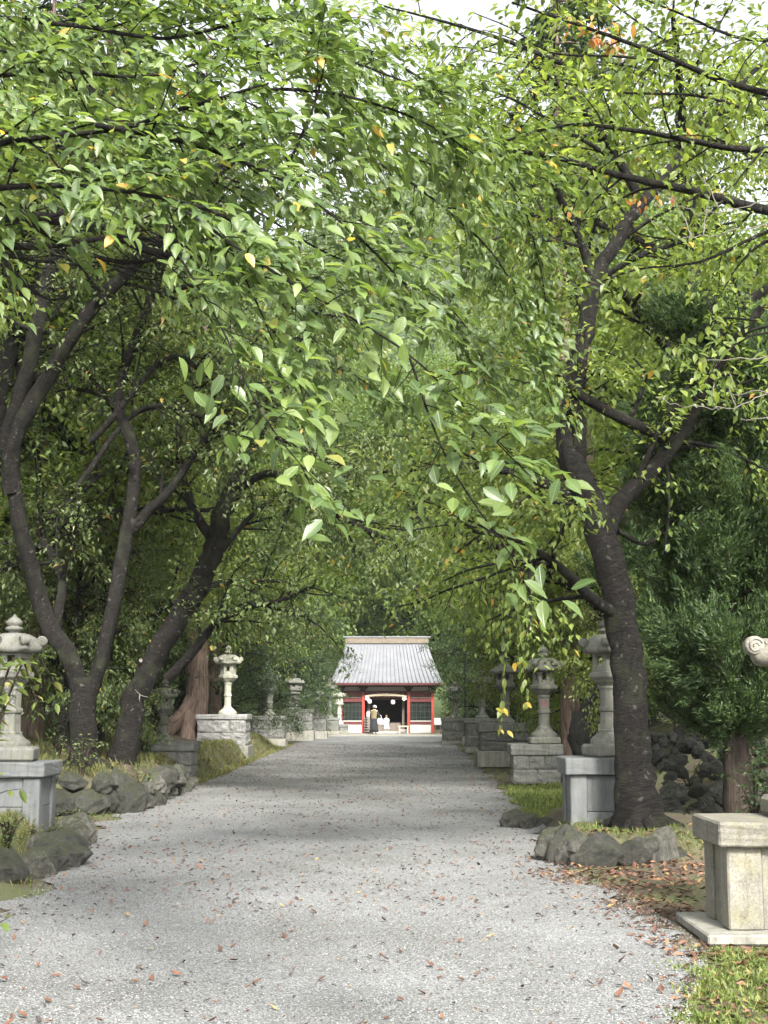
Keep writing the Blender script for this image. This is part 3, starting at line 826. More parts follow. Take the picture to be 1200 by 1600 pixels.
block_plinth((c.x + .05, c.y + .5, .0), 1.15, 1.1, 1.2, .2, 2, 'shaded block plinth just right of the slim dark pole', matk='block_dark')
lantern((c.x + .05, c.y + .5, 1.2), 1.75, .8, M['lantern_mossy'], 'small dark lantern with upturned roof just right of the slim pole', .1, bulge=1.0, lift=.08, round_shaft=False)
c = G(712, 1163)
block_plinth((c.x, c.y + .5, .0), 1.1, 1.1, 1.15, .15, 2, 'farthest shaded block plinth on the right, left of the slim pole', matk='block_dark')
lantern((c.x, c.y + .5, 1.15), 1.6, .8, M['lantern_mossy'], 'farthest lantern on the right, left of the slim pole', .0, bulge=1.2, lift=.06)

# left row, nearest first
l1z = .42
slab_plinth((-3.98 - .46, 17.0, l1z - .3), .82, .82, .85, .17, 'smooth blue-grey slab plinth at the left edge above the mossy rocks', M['granite_grey'], 0, .2, .055, 0, split=.5)
lantern((-4.5, 17.0, .97), 1.74, .72, M['lantern_stone'], 'stone lantern at the left edge with a carved character on its shaft', .12, base2=(.62, .17), char='\u7d0d', round_shaft=False, n=6, shaft_r=.16, lift=.06)
c = G(262, 1216, .1)
block_plinth((c.x, c.y + .5, .05), 1.0, 1.0, .82, 0, 2, 'vine-covered block plinth behind the rubble wall', cap_h=.2)
lantern((c.x - .16, c.y + .35, .87), 1.35, .62, M['lantern_stone'], 'small weathered lantern overgrown with vines at the foot of the leaning trunk', .4, bulge=1.8)
c = G(345, 1187)
block_plinth((c.x + .0, c.y + .75, .0), 1.5, 1.45, 1.38, .42, 2, 'pale rough block plinth on a concrete base under the bright lantern', matk='block_pale', over=.1, cap_h=.16)
lantern((c.x + .1, c.y + .75, 1.38), 2.2, .86, M['lantern_pale_sunlit'], 'bright pale stone lantern standing clear against the dark trees', .1, bulge=2.4, lift=.06, shaft_r=.125)
c = G(418, 1168)
block_plinth((c.x, c.y + .6, .0), 1.3, 1.2, 1.25, .35, 2, 'block plinth draped by a low grey-green shrub', over=.08)
lantern((c.x + .02, c.y + .6, 1.25), 2.0, .8, M['lantern_mossy'], 'shaded lantern behind the low grey-green shrub', .2)
c = G(466, 1158)
block_plinth((c.x - .1, c.y + .7, .0), 1.5, 1.3, 1.5, .5, 2, 'large dark block plinth with a bell-shaped lantern on it', matk='block_dark', over=.08)
lantern((c.x - .25, c.y + .7, 1.5), 1.75, 1.05, M['lantern_mossy'], 'broad dark lantern on the large dark block plinth', .0, bulge=3.0, lift=.0, scroll=False, shaft_r=.24, fb=.36)
c = G(489, 1156)
block_plinth((c.x + .1, c.y + 1.9, .0), .95, .9, 1.2, .4, 2, 'small pale-faced plinth beside the large dark one', matk='block_grey', over=.06)
lantern((c.x + .1, c.y + 1.9, 1.2), 1.45, .62, M['lantern_mossy'], 'slender lantern half hidden by leaves right of the broad dark one', .3, bulge=1.6)
c = G(514, 1149)
block_plinth((c.x, c.y + .5, .05), 1.1, 1.0, .95, .2, 1, 'low plinth next to last on the left', matk='block_dark')
lantern((c.x, c.y + .5, 1.0), 2.3, .85, M['lantern_mossy'], 'square-looking dark lantern second from the shrine on the left', .5, bulge=1.1, round_shaft=False)
c = G(531, 1147.5)
block_plinth((c.x, c.y + .4, .05), .9, .9, .55, .2, 1, 'lowest plinth on the left, in front of the shrine', matk='block_grey')
lantern((c.x - .05, c.y + .4, .6), 2.25, .8, M['lantern_pale_sunlit'], 'pale lantern closest to the shrine on the left', .2, bulge=1.3, lift=.08)

# ------------------------------------------------------------------ rubble walls and edging stones
PENDING = []
def rock_line(label, pts, n, size, pool, rows=1, hz_=.3, name='rubble_wall', cat='stone wall', tilt=0.0, jitter=.12):
    t = empty(name, pts[0], 0, label, cat)
    o = Vector(pts[0])
    cur = catmull(pts, .1)
    seg = np.cumsum(np.r_[0, np.linalg.norm(np.diff(cur, axis=0), axis=1)])
    for k in range(rows):
        for i in range(n - (k % 2)):
            s = (i + .5 + .5 * (k % 2) + random.uniform(-.2, .2)) / n * seg[-1]
            p = Vector([np.interp(s, seg, cur[:, a]) for a in range(3)])
            sz = size * random.uniform(.72, 1.3)
            q = p + Vector((random.uniform(-jitter, jitter), random.uniform(-jitter, jitter) + tilt * k, hz_ * k + sz * .22)) - o
            put_rock(t, q + Vector((0, 0, -sz * .03)), (sz * random.uniform(.9, 1.45), sz * random.uniform(.8, 1.2), sz * random.uniform(.75, 1.15)), pool)
    return t
# rocks holding the left foreground bank
for k, (x, y, r, h, lb) in enumerate([(-3.75, 14.2, .3, .38, 'small weeds among the rocks at the left edge'), (-3.7, 15.6, .3, .35, 'small weeds in front of the left slab plinth'), (-3.95, 18.2, .3, .4, 'weeds at the far end of the left edge rocks')]):
    PENDING.append((x, y, r, h, lb))
rock_line('mossy upright rocks edging the bank at the left edge of the picture', [(-3.75, 13.3, 0), (-3.42, 13.6, 0), (-3.4, 14.3, 0), (-3.55, 15.2, 0), (-3.62, 16.3, 0), (-3.85, 17.6, 0), (-4.0, 18.6, .0)], 13, .5, ROCK_HI + ROCK_HI_P, 1, .3, jitter=.08)
rock_line('lower mossy rocks in front of the left edge bank', [(-4.3, 12.9, 0), (-3.85, 13.05, 0), (-3.5, 13.3, 0)], 4, .42, ROCK_HI, 1)
# rubble wall facing the camera under the forked tree
rock_line('rubble wall of grey boulders below the forked cherry tree', [(-5.9, 21.7, .02), (-5.2, 21.8, .02), (-4.5, 21.9, .02), (-3.85, 22.2, .0)], 6, .6, ROCK_HI, 2, .32, tilt=.16)
rock_line('receding rubble wall between the forked tree and the vine-covered plinth', [(-3.9, 22.6, .0), (-3.98, 24, .0), (-4.0, 26, .0), (-4.0, 28.5, .0)], 12, .42, ROCK_HI_P + ROCK_HI, 2, .26, tilt=.0)
# curved kerb of rocks round the right mound
t_ = rock_line('curved kerb of large mossy rocks round the cherry mound on the right', [(1.85, 15.75, 0), (1.83, 15.2, 0), (2.02, 14.85, 0), (2.35, 14.75, 0), (2.7, 14.95, 0), (3.0, 15.3, 0)], 9, .5, ROCK_HI_P + ROCK_HI, 1, name='rock_edging', cat='rock edging', jitter=.04)
rock_line('dark rocks at the near end of the lawn beside the grey slab plinth', [(1.72, 19.5, 0), (1.98, 19.0, 0), (2.2, 18.7, 0)], 3, .38, ROCK_HI, 1, name='rock_edging', cat='rock edging')
# rubble slope behind the right cherry
t = empty('rubble_slope', (4.4, 19.6, .2), 0, 'slope of pale and mossy stones heaped right of the dark cherry trunk', 'stone heap')
rr = random.Random(5)
for i in range(120):
    u, v = rr.uniform(0, 1), rr.uniform(0, 1)
    x = 3.5 + 1.75 * u; y = 18.3 + 2.0 * v
    z = .15 + 1.05 * v
    s = rr.uniform(.15, .36)
    put_rock(t, (x - 4.4, y - 19.6, z - .2), (s * rr.uniform(1, 1.4), s, s * rr.uniform(.7, 1)), ROCK_HI_P if rr.random() < .55 else ROCK_HI, rr)

# ------------------------------------------------------------------ trees: growth
class Crown:
    def __init__(self): self.p = []; self.d = []; self.n = []; self.s = []
    def add(self, p, d, n, s):
        self.p.append(p); self.d.append(d); self.n.append(n); self.s.append(s)
    def arrays(self):
        return np.concatenate(self.p), np.concatenate(self.d), np.concatenate(self.n), np.concatenate(self.s)
    def mesh(self, name, mat, tmpl=LEAF2, smooth=False):
        return leaves_mesh(name, *self.arrays(), mat, tmpl, None, smooth)

def rand_dir(n=None):
    v = RNG.normal(0, 1, (n, 3) if n else 3)
    return unit(v)

def twig_leaves(crown, pts, spacing, size, droop=.55, spread=.8, mult=1, fluff=0.0, drift=0.0, face=0.0):
    seg = np.cumsum(np.r_[0, np.linalg.norm(np.diff(pts, axis=0), axis=1)])
    n = max(2, int(seg[-1] / spacing))
    s = np.linspace(seg[-1] * .12, seg[-1], n)
    if mult > 1: s = np.repeat(s, mult); n = len(s)
    p = np.stack([np.interp(s, seg, pts[:, a]) for a in range(3)], 1)
    if fluff: p = p + RNG.normal(0, fluff, (n, 3)) * [1, 1, .55]
    tan = unit(pts[-1] - pts[0])
    side = unit(np.cross(tan, [0, 0, 1.0]) + 1e-6)
    sg = np.where(np.arange(n) % 2 == 0, 1, -1)[:, None]
    d = tan * .55 + side * sg * spread + np.array([drift, 0, -droop]) + RNG.normal(0, .3, (n, 3))
    nr = np.array([0, -face, 1.0]) + RNG.normal(0, .38, (n, 3)) + d * np.array([.25, .25, 0])
    crown.add(p + RNG.normal(0, size * .12, (n, 3)), unit(d), unit(nr), size * RNG.uniform(.62, 1.18, n))

def side_branch(p, tan, length, r, ang, up, droop, n=7, wig=.12):
    az = rand_dir()
    side = unit(np.cross(tan, az))
    d = unit(tan * math.cos(ang) + side * math.sin(ang) + np.array([0, 0, up]))
    pts = [np.array(p)]
    st = length / (n - 1)
    for i in range(n - 1):
        d = unit(d + RNG.normal(0, wig, 3) + np.array([0, 0, -droop / n]))
        pts.append(pts[-1] + d * st)
    return np.array(pts), np.linspace(r, r * .3, n)

def interp_pts(pts, s):
    seg = np.cumsum(np.r_[0, np.linalg.norm(np.diff(pts, axis=0), axis=1)])
    t = s * seg[-1]
    p = np.array([np.interp(t, seg, pts[:, a]) for a in range(3)])
    i = min(max(int(np.searchsorted(seg, t)), 1), len(pts) - 1)
    return p, unit(pts[i] - pts[i - 1]), seg[-1]

def foliate(T, crown, pts, rad, spec, level=0, keep=None):
    """grow side branches and leaf twigs from a limb"""
    L = interp_pts(pts, .5)[2]
    if level >= spec['levels']:
        twig_leaves(crown, pts, spec['sp'], spec['leaf'], spec.get('ld', .55), .8, spec.get('mult', 1), spec.get('fluff', 0), spec.get('drift', 0), spec.get('face', 0))
        return
    dens = spec['dens'][level]
    n = max(1, int(L * dens + RNG.random()))
    lo = spec['from'][level]
    for i in range(n):
        s = lo + (1 - lo) * (i + RNG.random()) / n
        p, tan, _ = interp_pts(pts, s)
        if keep is not None and not keep(p): continue
        r = max(np.interp(s, np.linspace(0, 1, len(rad)), rad) * .5, .0025)
        ln = spec['len'][level] * RNG.uniform(.6, 1.3) * (1.15 - .5 * s)
        q, qr = side_branch(p, tan, ln, min(r, ln * .02), RNG.uniform(.5, 1.2), spec['up'][level], spec['droop'][level])
        if spec['tube'][level]: T.add(q, qr, spec['tube'][level])
        foliate(T, crown, q, qr, spec, level + 1, keep)
    if spec.get('tip', True):
        twig_leaves(crown, pts[int(len(pts) * .6):], spec['sp'] * 1.2, spec['leaf'], spec.get('ld', .55), .8, spec.get('mult', 1), spec.get('fluff', 0), spec.get('drift', 0), spec.get('face', 0))

MID = dict(levels=2, dens=[2.6, 5.0], **{'from': [.2, .1]}, len=[1.7, .62], up=[.15, .0], droop=[.5, .9], tube=[4, 3], sp=.055, leaf=.105, mult=2, fluff=.08)
GEN = dict(levels=2, dens=[2.6, 4.2], **{'from': [.15, .1]}, len=[2.1, .85], up=[.15, .0], droop=[.5, .8], tube=[4, 0], sp=.075, leaf=.135, mult=3, fluff=.17)

def limb(T, pts, r0, r1, sides=10, rough=.05, flare=0.0, step=.18):
    c = catmull(pts, step)
    n = len(c)
    c[1:-1] += RNG.normal(0, r0 * .06, (n - 2, 3))
    rad = np.linspace(r0, r1, n) if not callable(r1) else r1(np.linspace(0, 1, n))
    T.add(c, rad, sides, rough, flare)
    return c, rad

def finish_tree(root, T, crown, bark_m, leaf_m, tmpl=LEAF2, kind=True, trunk_name='trunk'):
    base = np.array(root.location)
    if T.n:
        T.v = [v - base for v in T.v]
        link(trunk_name, T.mesh(trunk_name, bark_m), None, root)
    if crown.p:
        crown.p = [p - base for p in crown.p]
        o = link('crown', crown.mesh('crown', leaf_m, tmpl), None, root)
        if kind: o['kind'] = 'stuff'
    return root

# --- right leaning cherry (traced at its own depth, mound top)
YR = 16.6
def PR(px, py, dy=0.0): return P(px, py, YR + dy)
root = empty('cherry_tree', (P(1000, 1278, YR).x, YR, .2), 0, 'dark leaning cherry tree rising from the rock-edged mound on the right', 'tree', 'cherry trees along the path')
T, C = Tubes(), Crown()
tr, trr = limb(T, [PR(1003, 1300), PR(995, 1230), PR(985, 1130), PR(978, 1010), PR(958, 900), PR(925, 800), PR(903, 735), PR(888, 690, .1), PR(897, 610, .2), PR(908, 540, .3), PR(928, 450, .4), PR(962, 375, .5), PR(1003, 318, .6)], .27, lambda t: np.interp(t, [0, .1, .3, .55, .65, .8, 1], [.235, .195, .175, .165, .125, .095, .075]), 22, .1, .45)
limbs = []
limbs.append(limb(T, [PR(945, 850), PR(958, 800), PR(1000, 752), PR(1052, 697), PR(1085, 640, -.2), PR(1130, 560, -.5), PR(1190, 480, -.8)], .12, .05, 12))
limbs.append(limb(T, [PR(903, 720), PR(905, 660, -.1), PR(885, 600, -.3), PR(870, 590, -.6)], .1, .04, 10))
limbs.append(limb(T, [PR(882, 600, -.3), PR(930, 632, -.2), PR(985, 660, -.1), PR(1050, 692, .0)], .06, .07, 10))
limbs.append(limb(T, [PR(962, 960), PR(930, 940, -.3), PR(895, 905, -.6), PR(850, 868, -1), PR(800, 840, -1.6), PR(740, 830, -2)], .075, .02, 8))
limbs.append(limb(T, [PR(928, 450, .4), PR(905, 370, .2), PR(875, 310, 0), PR(850, 250, -.3), PR(800, 180, -.8)], .055, .03, 8))
limbs.append(limb(T, [PR(1003, 318, .6), PR(1060, 250, 1.0), PR(1120, 170, 1.4), PR(1190, 100, 2)], .085, .03, 8))
limbs.append(limb(T, [PR(1003, 318, .6), PR(960, 240, .2), PR(900, 160, -.4), PR(820, 90, -1.2)], .07, .02, 8))
limbs.append(limb(T, [PR(1040, 700), PR(1100, 690, .6), PR(1180, 640, 1.5)], .05, .02, 8))
limbs.append(limb(T, [PR(965, 830), PR(1010, 850, .5), PR(1045, 820, 1.0), PR(1080, 780, 1.6)], .03, .012, 6))
limbs.append(limb(T, [PR(985, 655), PR(1000, 620, -.1), PR(1010, 585, -.2), PR(990, 560, -.4)], .03, .012, 6))
sp = dict(MID); sp['dens'] = [3.0, 6.0]; sp['leaf'] = .10
for i, (c_, r_) in enumerate(limbs):
    foliate(T, C, c_, r_, sp, 0, None if i not in (2, 8, 9) else (lambda p: RNG.random() < .25))
foliate(T, C, tr[int(len(tr) * .8):], trr[int(len(tr) * .8):], dict(sp, dens=[1.2, 4.0]))
def roots(T, x, y, n, r, ln, ph=0.0):
    for i in range(n):
        a = ph + i * 6.283 / n + RNG.uniform(-.3, .3)
        q = [(x + math.cos(a) * k * ln, y + math.sin(a) * k * ln, hz(x + math.cos(a) * k * ln, y + math.sin(a) * k * ln) + h) for k, h in ((.12, .34), (.3, .13), (.6, .03), (1.0, -.05))]
        c_ = catmull(q, .06); T.add(c_, np.linspace(r, r * .25, len(c_)), 8, .15)
roots(T, tr[2][0], YR, 7, .085, .62, .3)
finish_tree(root, T, C, M['bark_cherry'], M['leaf_cherry'])
RIGHT_CHERRY = root

# --- left forked cherry
YV = 24.6
def PV(px, py, dy=0.0): return P(px, py, YV + dy)
b0 = PV(132, 1200)
root = empty('cherry_tree', (b0.x, YV, b0.z), 0, 'dark cherry tree forking into a V above the rubble wall on the left', 'tree', 'cherry trees along the path')
T, C = Tubes(), Crown()
limb(T, [PV(133, 1225), PV(132, 1170), PV(131, 1110), PV(134, 1060)], .245, .2, 20, .12, .5)
l1 = limb(T, [PV(128, 1090), PV(112, 1030), PV(80, 985), PV(60, 930), PV(35, 830, -.4), PV(18, 740, -.6), PV(12, 680, -.8), PV(40, 590, -1), PV(65, 480, -1.1), PV(88, 380, -1.2), PV(115, 260, -1.4), PV(150, 120, -1.5)], .15, .11, 16, .12)
l2 = limb(T, [PV(19, 770, -.55), PV(16, 715, -.7), PV(30, 665, -.85), PV(62, 610, -1.0), PV(110, 530, -1.1), PV(165, 460, -1.4), PV(230, 395, -1.8), PV(300, 320, -2.2), PV(380, 230, -2.8)], .16, .07, 14, .12)
l3 = limb(T, [PV(138, 1090), PV(155, 1040), PV(170, 980), PV(185, 900, .1), PV(203, 800, .2), PV(212, 740, .2), PV(205, 690, .1), PV(185, 640, 0), PV(190, 590), PV(212, 530), PV(235, 470), PV(262, 380, -.2), PV(300, 250, -.4)], .135, .06, 14, .12)
l4 = limb(T, [PV(205, 830, .2), PV(235, 795, .1), PV(262, 770), PV(310, 700, -.3), PV(355, 640, -.6)], .1, .04, 10)
l5 = limb(T, [PV(140, 690, .1), PV(170, 660), PV(260, 560, -.2), PV(330, 590, -.6), PV(420, 640, -1.2)], .06, .03, 8)
l6 = limb(T, [PV(85, 990), PV(95, 900, .3), PV(60, 820, .8), PV(100, 790, 1.2), PV(160, 740, 1.5)], .1, .04, 8)
l7 = limb(T, [PV(120, 760, .0), PV(220, 640, .0), PV(330, 655, -.4), PV(470, 700, -1.4), PV(560, 760, -2.5)], .05, .02, 8)
l8 = limb(T, [PV(262, 380, -.2), PV(360, 330, -1), PV(470, 280, -1.6), PV(600, 260, -2)], .08, .03, 8)
l9 = limb(T, [PV(250, 460, -1), PV(330, 440, -2), PV(420, 460, -2.6), PV(520, 520, -3)], .06, .02, 8)
roots(T, b0.x, YV, 6, .1, .7)
sp = dict(MID)
sp['dens'] = [3.4, 6.0]; sp['leaf'] = .11; sp['sp'] = .065
for c_, r_ in (l4, l5, l6, l7, l8, l9): foliate(T, C, c_, r_, sp)
for c_, r_ in (l1, l2, l3): foliate(T, C, c_[int(len(c_) * .36):], r_[int(len(c_) * .36):], sp)
finish_tree(root, T, C, M['bark_cherry'], M['leaf_understory'])

# --- second left cherry, leaning towards the path
YS = 26.6
def PS(px, py, dy=0.0): return P(px, py, YS + dy)
b0 = PS(215, 1200)
root = empty('cherry_tree', (b0.x, YS, b0.z), 0, 'thick cherry trunk leaning right towards the path behind the forked tree', 'tree', 'cherry trees along the path')
T, C = Tubes(), Crown()
l1 = limb(T, [PS(190, 1225), PS(197, 1150), PS(212, 1085), PS(245, 1020), PS(285, 960), PS(315, 905), PS(338, 845), PS(362, 770), PS(395, 690), PS(440, 590, -.3), PS(500, 470, -.8)], .36, lambda t: np.interp(t, [0, .15, .5, 1], [.26, .215, .185, .09]), 20, .12, .45)
l2 = limb(T, [PS(262, 1060), PS(300, 1020, -.2), PS(335, 978, -.4), PS(380, 950, -.8), PS(440, 938, -1.4), PS(490, 915, -2)], .1, .03, 10)
l3 = limb(T, [PS(335, 850), PS(300, 790, .4), PS(280, 700, .8), PS(300, 600, 1)], .1, .05, 10)
l4 = limb(T, [PS(362, 770), PS(430, 740, -.6), PS(520, 800, -1.4), PS(600, 840, -2.2), PS(660, 855, -2.8)], .09, .02, 8)
l5 = limb(T, [PS(330, 880), PS(400, 800, .8), PS(470, 760, 1.6), PS(560, 740, 2)], .07, .02, 8)
sp = dict(MID); sp['dens'] = [3.4, 6.0]; sp['leaf'] = .115; sp['sp'] = .065
for c_, r_ in (l2, l3, l4, l5): foliate(T, C, c_, r_, sp)
foliate(T, C, l1[0][int(len(l1[0]) * .6):], l1[1][int(len(l1[0]) * .6):], sp)
finish_tree(root, T, C, M['bark_cherry'], M['leaf_understory'])

# --- generic trees, built at the origin
def generic_cherry(seed, height, spread, lean, leaf=.16, low=.22, nl=8, spec=GEN):
    global RNG
    keep_rng = RNG; RNG = np.random.default_rng(seed)
    T, C = Tubes(), Crown()
    tr = limb(T, [(0, 0, -.3), (lean * .08, .05, height * .12), (lean * .3, -.1, height * .35), (lean * .55, .1, height * .6), (lean * .8, 0, height * .92)], .3, .06, 10, .06, .3)
    for i in range(nl):
        s = low + (.95 - low) * i / nl
        p, tan, _ = interp_pts(tr[0], s)
        a = i * 2.4 + RNG.uniform(-.4, .4)
        ln = spread * (1.1 - .55 * abs(s - .45)) * RNG.uniform(.8, 1.15)
        d = np.array([math.cos(a), math.sin(a), 0])
        e = [p, p + d * ln * .3 + [0, 0, ln * .22], p + d * ln * .65 + [0, 0, ln * .38], p + d * ln + [0, 0, ln * .38]]
        lb = limb(T, e, .13 * (1.1 - s * .6), .03, 6, .05, step=.3)
        foliate(T, C, lb[0], lb[1], spec)
    foliate(T, C, tr[0][int(len(tr[0]) * .5):], tr[1][int(len(tr[0]) * .5):], spec)
    RNG = keep_rng
    return T.mesh('trunk', M['bark_cherry']), C

def conifer(seed, height, r0, rad, bare, bark_m, leaf_m, dens=3.2, droop=.5, size=.2, per=42):
    global RNG
    keep_rng = RNG; RNG = np.random.default_rng(seed)
    T, C = Tubes(), Crown()
    c_, r_ = limb(T, [(0, 0, -.4), (.03, 0, height * .3), (-.05, .05, height * .65), (0, 0, height)], r0, .03, 14, .05, .5, .5)
    n = int((height - bare) * dens)
    for i in range(n):
        z = bare + (height - bare) * (i + RNG.random()) / n
        a = RNG.uniform(0, 6.28)
        ln = rad * (1 - (z - bare) / (height - bare)) ** .75 * RNG.uniform(.55, 1.1) + .25
        if z < bare + 1.5: ln *= .6 + .3 * (z - bare)
        d = np.array([math.cos(a), math.sin(a), 0.0])
        k = np.linspace(0, 1, 8)[:, None]
        pts = np.array([0, 0, z]) + d * ln * k + np.array([0, 0, 1.0]) * (ln * (.22 * k - droop * k ** 2))
        T.add(pts, np.linspace(.035, .006, 8), 4)
        m = max(12, int(per * ln))
        t = RNG.uniform(.12, 1, m)
        q = np.stack([np.interp(t, k[:, 0], pts[:, b]) for b in range(3)], 1)
        side = np.array([-d[1], d[0], 0])
        w = RNG.normal(0, .22, m) * (1.15 - t) * ln * .55
        q = q + side * w[:, None] + np.array([0, 0, -1.0]) * (abs(w) * .35 + RNG.uniform(0, .22, m))[:, None]
        dd = d * .6 + side * np.sign(w)[:, None] * .5 + np.array([0, 0, -.55]) + RNG.normal(0, .35, (m, 3))
        C.add(q, unit(dd), unit(np.array([0, 0, 1.0]) + RNG.normal(0, .5, (m, 3))), size * RNG.uniform(.6, 1.3, m))
    RNG = keep_rng
    return T.mesh('trunk', bark_m), C

def crown_mesh(C, mat, tmpl=LEAF2): return C.mesh('crown', mat, tmpl)

CH = []
for sd, hh, spd, ln in ((101, 9.5, 4.6, 1.6), (102, 11.0, 5.0, .6), (103, 8.5, 4.4, -1.2)):
    tm, cc = generic_cherry(sd, hh, spd, ln)
    CH.append((tm, crown_mesh(cc, M['leaf_cherry'])))
BIG = []
BSPEC = dict(GEN); BSPEC.update(len=[2.6, 1.1], leaf=.2, sp=.1, dens=[2.0, 3.2], mult=3, fluff=.25)
for sd, hh, spd, ln in ((201, 16, 5.6, .5), (202, 19, 6.0, -.6)):
    tm, cc = generic_cherry(sd, hh, spd, ln, .24, .12, 16, BSPEC)
    BIG.append((tm, crown_mesh(cc, M['leaf_forest'])))
DARKT = []
tm, cc = generic_cherry(301, 10, 3.6, .3, .15, .06, 14, dict(GEN, leaf=.13, sp=.08))
DARKT.append((tm, crown_mesh(cc, M['leaf_dark'])))
UND = []
tm, cc = generic_cherry(351, 10, 4.2, .8, .15, .1, 14, dict(GEN, leaf=.17, sp=.085, ld=.8))
UND.append((tm, crown_mesh(cc, M['leaf_understory'])))
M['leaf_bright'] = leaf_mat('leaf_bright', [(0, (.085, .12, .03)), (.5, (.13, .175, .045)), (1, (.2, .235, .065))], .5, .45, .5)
BRT = [(tm, crown_mesh(cc, M['leaf_bright']))]
CED = []
for sd, hh, r0, bare in ((401, 21, .36, 5.5), (402, 24, .30, 6.5)):
    tm, cc = conifer(sd, hh, r0, 3.0, bare, M['bark_cedar'], M['needle_cedar'], 7.0, .75, .24, 130)
    CED.append((tm, crown_mesh(cc, M['needle_cedar'], SPRAY)))

tm, cc = conifer(403, 26, .25, 2.4, 14, M['bark_cedar'], M['needle_cedar'], 5.0, .75, .24, 110)
CEDH = [(tm, crown_mesh(cc, M['needle_cedar'], SPRAY))]

def plant(kind, pool, i, x, y, scale, rz, label, group, name='cherry_tree', cat='tree', z=None):
    tm, cm = pool[i % len(pool)]
    r = empty(name, (x, y, hz(x, y) if z is None else z), rz, label, cat, group)
    r.scale = (scale, scale, scale)
    link('trunk', tm, None, r)
    c = link('crown', cm, None, r); c['kind'] = 'stuff'
    return r

# roadside cherries receding on both sides
left_ch = [(-7.0, 33, 1.2, .3, 'leafy cherry tree behind the vine-covered plinth on the left'), (-8.6, 42, 1.1, .6, 'leafy cherry tree rising just behind the bright pale lantern'),
           (-8.0, 50, 1.1, -.4, 'cherry tree reaching over the path above the low grey-green shrub'), (-8.8, 59, 1.05, .2, 'cherry tree above the large dark plinth on the left'),
           (-9.2, 69, 1.0, .5, 'cherry tree above the slender far left lantern'), (-10, 79, 1.0, .4, 'cherry tree nearest the shrine on the left'),
           (-8.8, 27.5, 1.35, .1, 'tall cherry tree at the left edge behind the forked trunk')]
for k, (x, y, s, rz, lb) in enumerate(left_ch):
    plant('cherry', CH, k, x, y, s, rz, lb, 'cherry trees behind the left lanterns')
right_ch = [(5.9, 25.0, 1.2, 2.9, 'bright leafy cherry tree behind the grey slab plinth on the right'), (5.6, 32, 1.25, 3.3, 'sunlit cherry tree arching over the red-lettered lantern'),
            (6.6, 41, 1.15, 2.8, 'sunlit cherry tree over the pagoda-roofed lantern'), (7.6, 50, 1.05, 3.4, 'cherry tree behind the slim dark pole'),
            (8.2, 61, 1.0, 3.0, 'cherry tree above the farthest right lantern'), (9.0, 74, 1.0, 3.3, 'cherry tree nearest the shrine on the right')]
for k, (x, y, s, rz, lb) in enumerate(right_ch):
    plant('cherry', CH if k != 2 else CH[:1], k + 1, x, y, s, rz, lb, 'cherry trees behind the right lanterns')
# leafy understory trees on the left bank
for k, (x, y, s, rz, lb) in enumerate([(-6.6, 29, .5, .4, 'slim understory tree filling the gap between the two left cherries'), (-9.4, 31, .62, 1.7, 'understory tree behind the carved lantern at the left edge'),
                                       (-9.4, 38, .6, 2.9, 'understory tree in the shade left of the bright lantern')]):
    plant('under', UND, 0, x, y, s, rz, lb, 'understory trees on the left bank', 'understory_tree')
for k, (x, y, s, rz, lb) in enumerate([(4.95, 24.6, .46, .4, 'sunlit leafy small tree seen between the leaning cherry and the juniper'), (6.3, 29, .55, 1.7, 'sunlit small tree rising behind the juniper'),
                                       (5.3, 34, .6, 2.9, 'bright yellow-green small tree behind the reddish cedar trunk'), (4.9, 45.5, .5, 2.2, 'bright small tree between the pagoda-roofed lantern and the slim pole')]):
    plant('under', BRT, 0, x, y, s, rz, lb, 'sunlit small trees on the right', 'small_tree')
# dark evergreens low along the path
LAB_DL = 'dark broadleaf evergreen hanging low over the far left lanterns'
LAB_DR = 'dark broadleaf evergreen hanging low beside the shrine on the right'
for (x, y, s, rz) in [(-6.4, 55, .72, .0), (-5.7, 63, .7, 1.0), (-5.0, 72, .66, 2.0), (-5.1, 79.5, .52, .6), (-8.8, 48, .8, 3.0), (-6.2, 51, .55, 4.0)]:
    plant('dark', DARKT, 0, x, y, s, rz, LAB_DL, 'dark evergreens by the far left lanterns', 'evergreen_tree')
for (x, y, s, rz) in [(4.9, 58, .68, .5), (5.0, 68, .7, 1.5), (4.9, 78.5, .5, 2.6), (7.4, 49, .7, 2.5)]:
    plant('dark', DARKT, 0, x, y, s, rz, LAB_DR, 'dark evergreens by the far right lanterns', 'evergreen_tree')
# tall cedars whose trunks show on the left
ced_l = [(P(306, 1130, 47).x, 47, 1.15, 'reddish cedar trunk with flared roots behind the bright pale lantern'),
         (P(334, 1110, 51).x, 51, .95, 'straight cedar trunk just left of the bright lantern, second of three'),
         (P(352, 1100, 57).x, 57, .95, 'darkest of the three cedar trunks behind the bright lantern'),
         (P(142, 1030, 34).x, 34, .95, 'cedar trunk seen through the fork of the V-shaped cherry'),
         (P(48, 1110, 31).x, 31, .85, 'cedar trunk standing behind the carved lantern at the left edge'),
         (P(210, 1100, 44).x, 44, .9, 'cedar trunk deep in the shade between the two left cherries')]
for k, (x, y, s, lb) in enumerate(ced_l):
    plant('cedar', CED, k, x, y, s, k * 1.3, lb, 'cedars behind the left lanterns', 'cedar_tree')
x = P(893, 1195, 33).x
plant('cedar', CEDH, 0, x, 33, .92, .8, 'reddish cedar trunk standing right of the red-lettered lantern', 'cedars behind the right lanterns', 'cedar_tree')
x = P(928, 1195, 38).x
plant('cedar', CEDH, 0, x, 38, .95, 2.2, 'second cedar trunk half hidden behind the dark cherry trunk', 'cedars behind the right lanterns', 'cedar_tree')
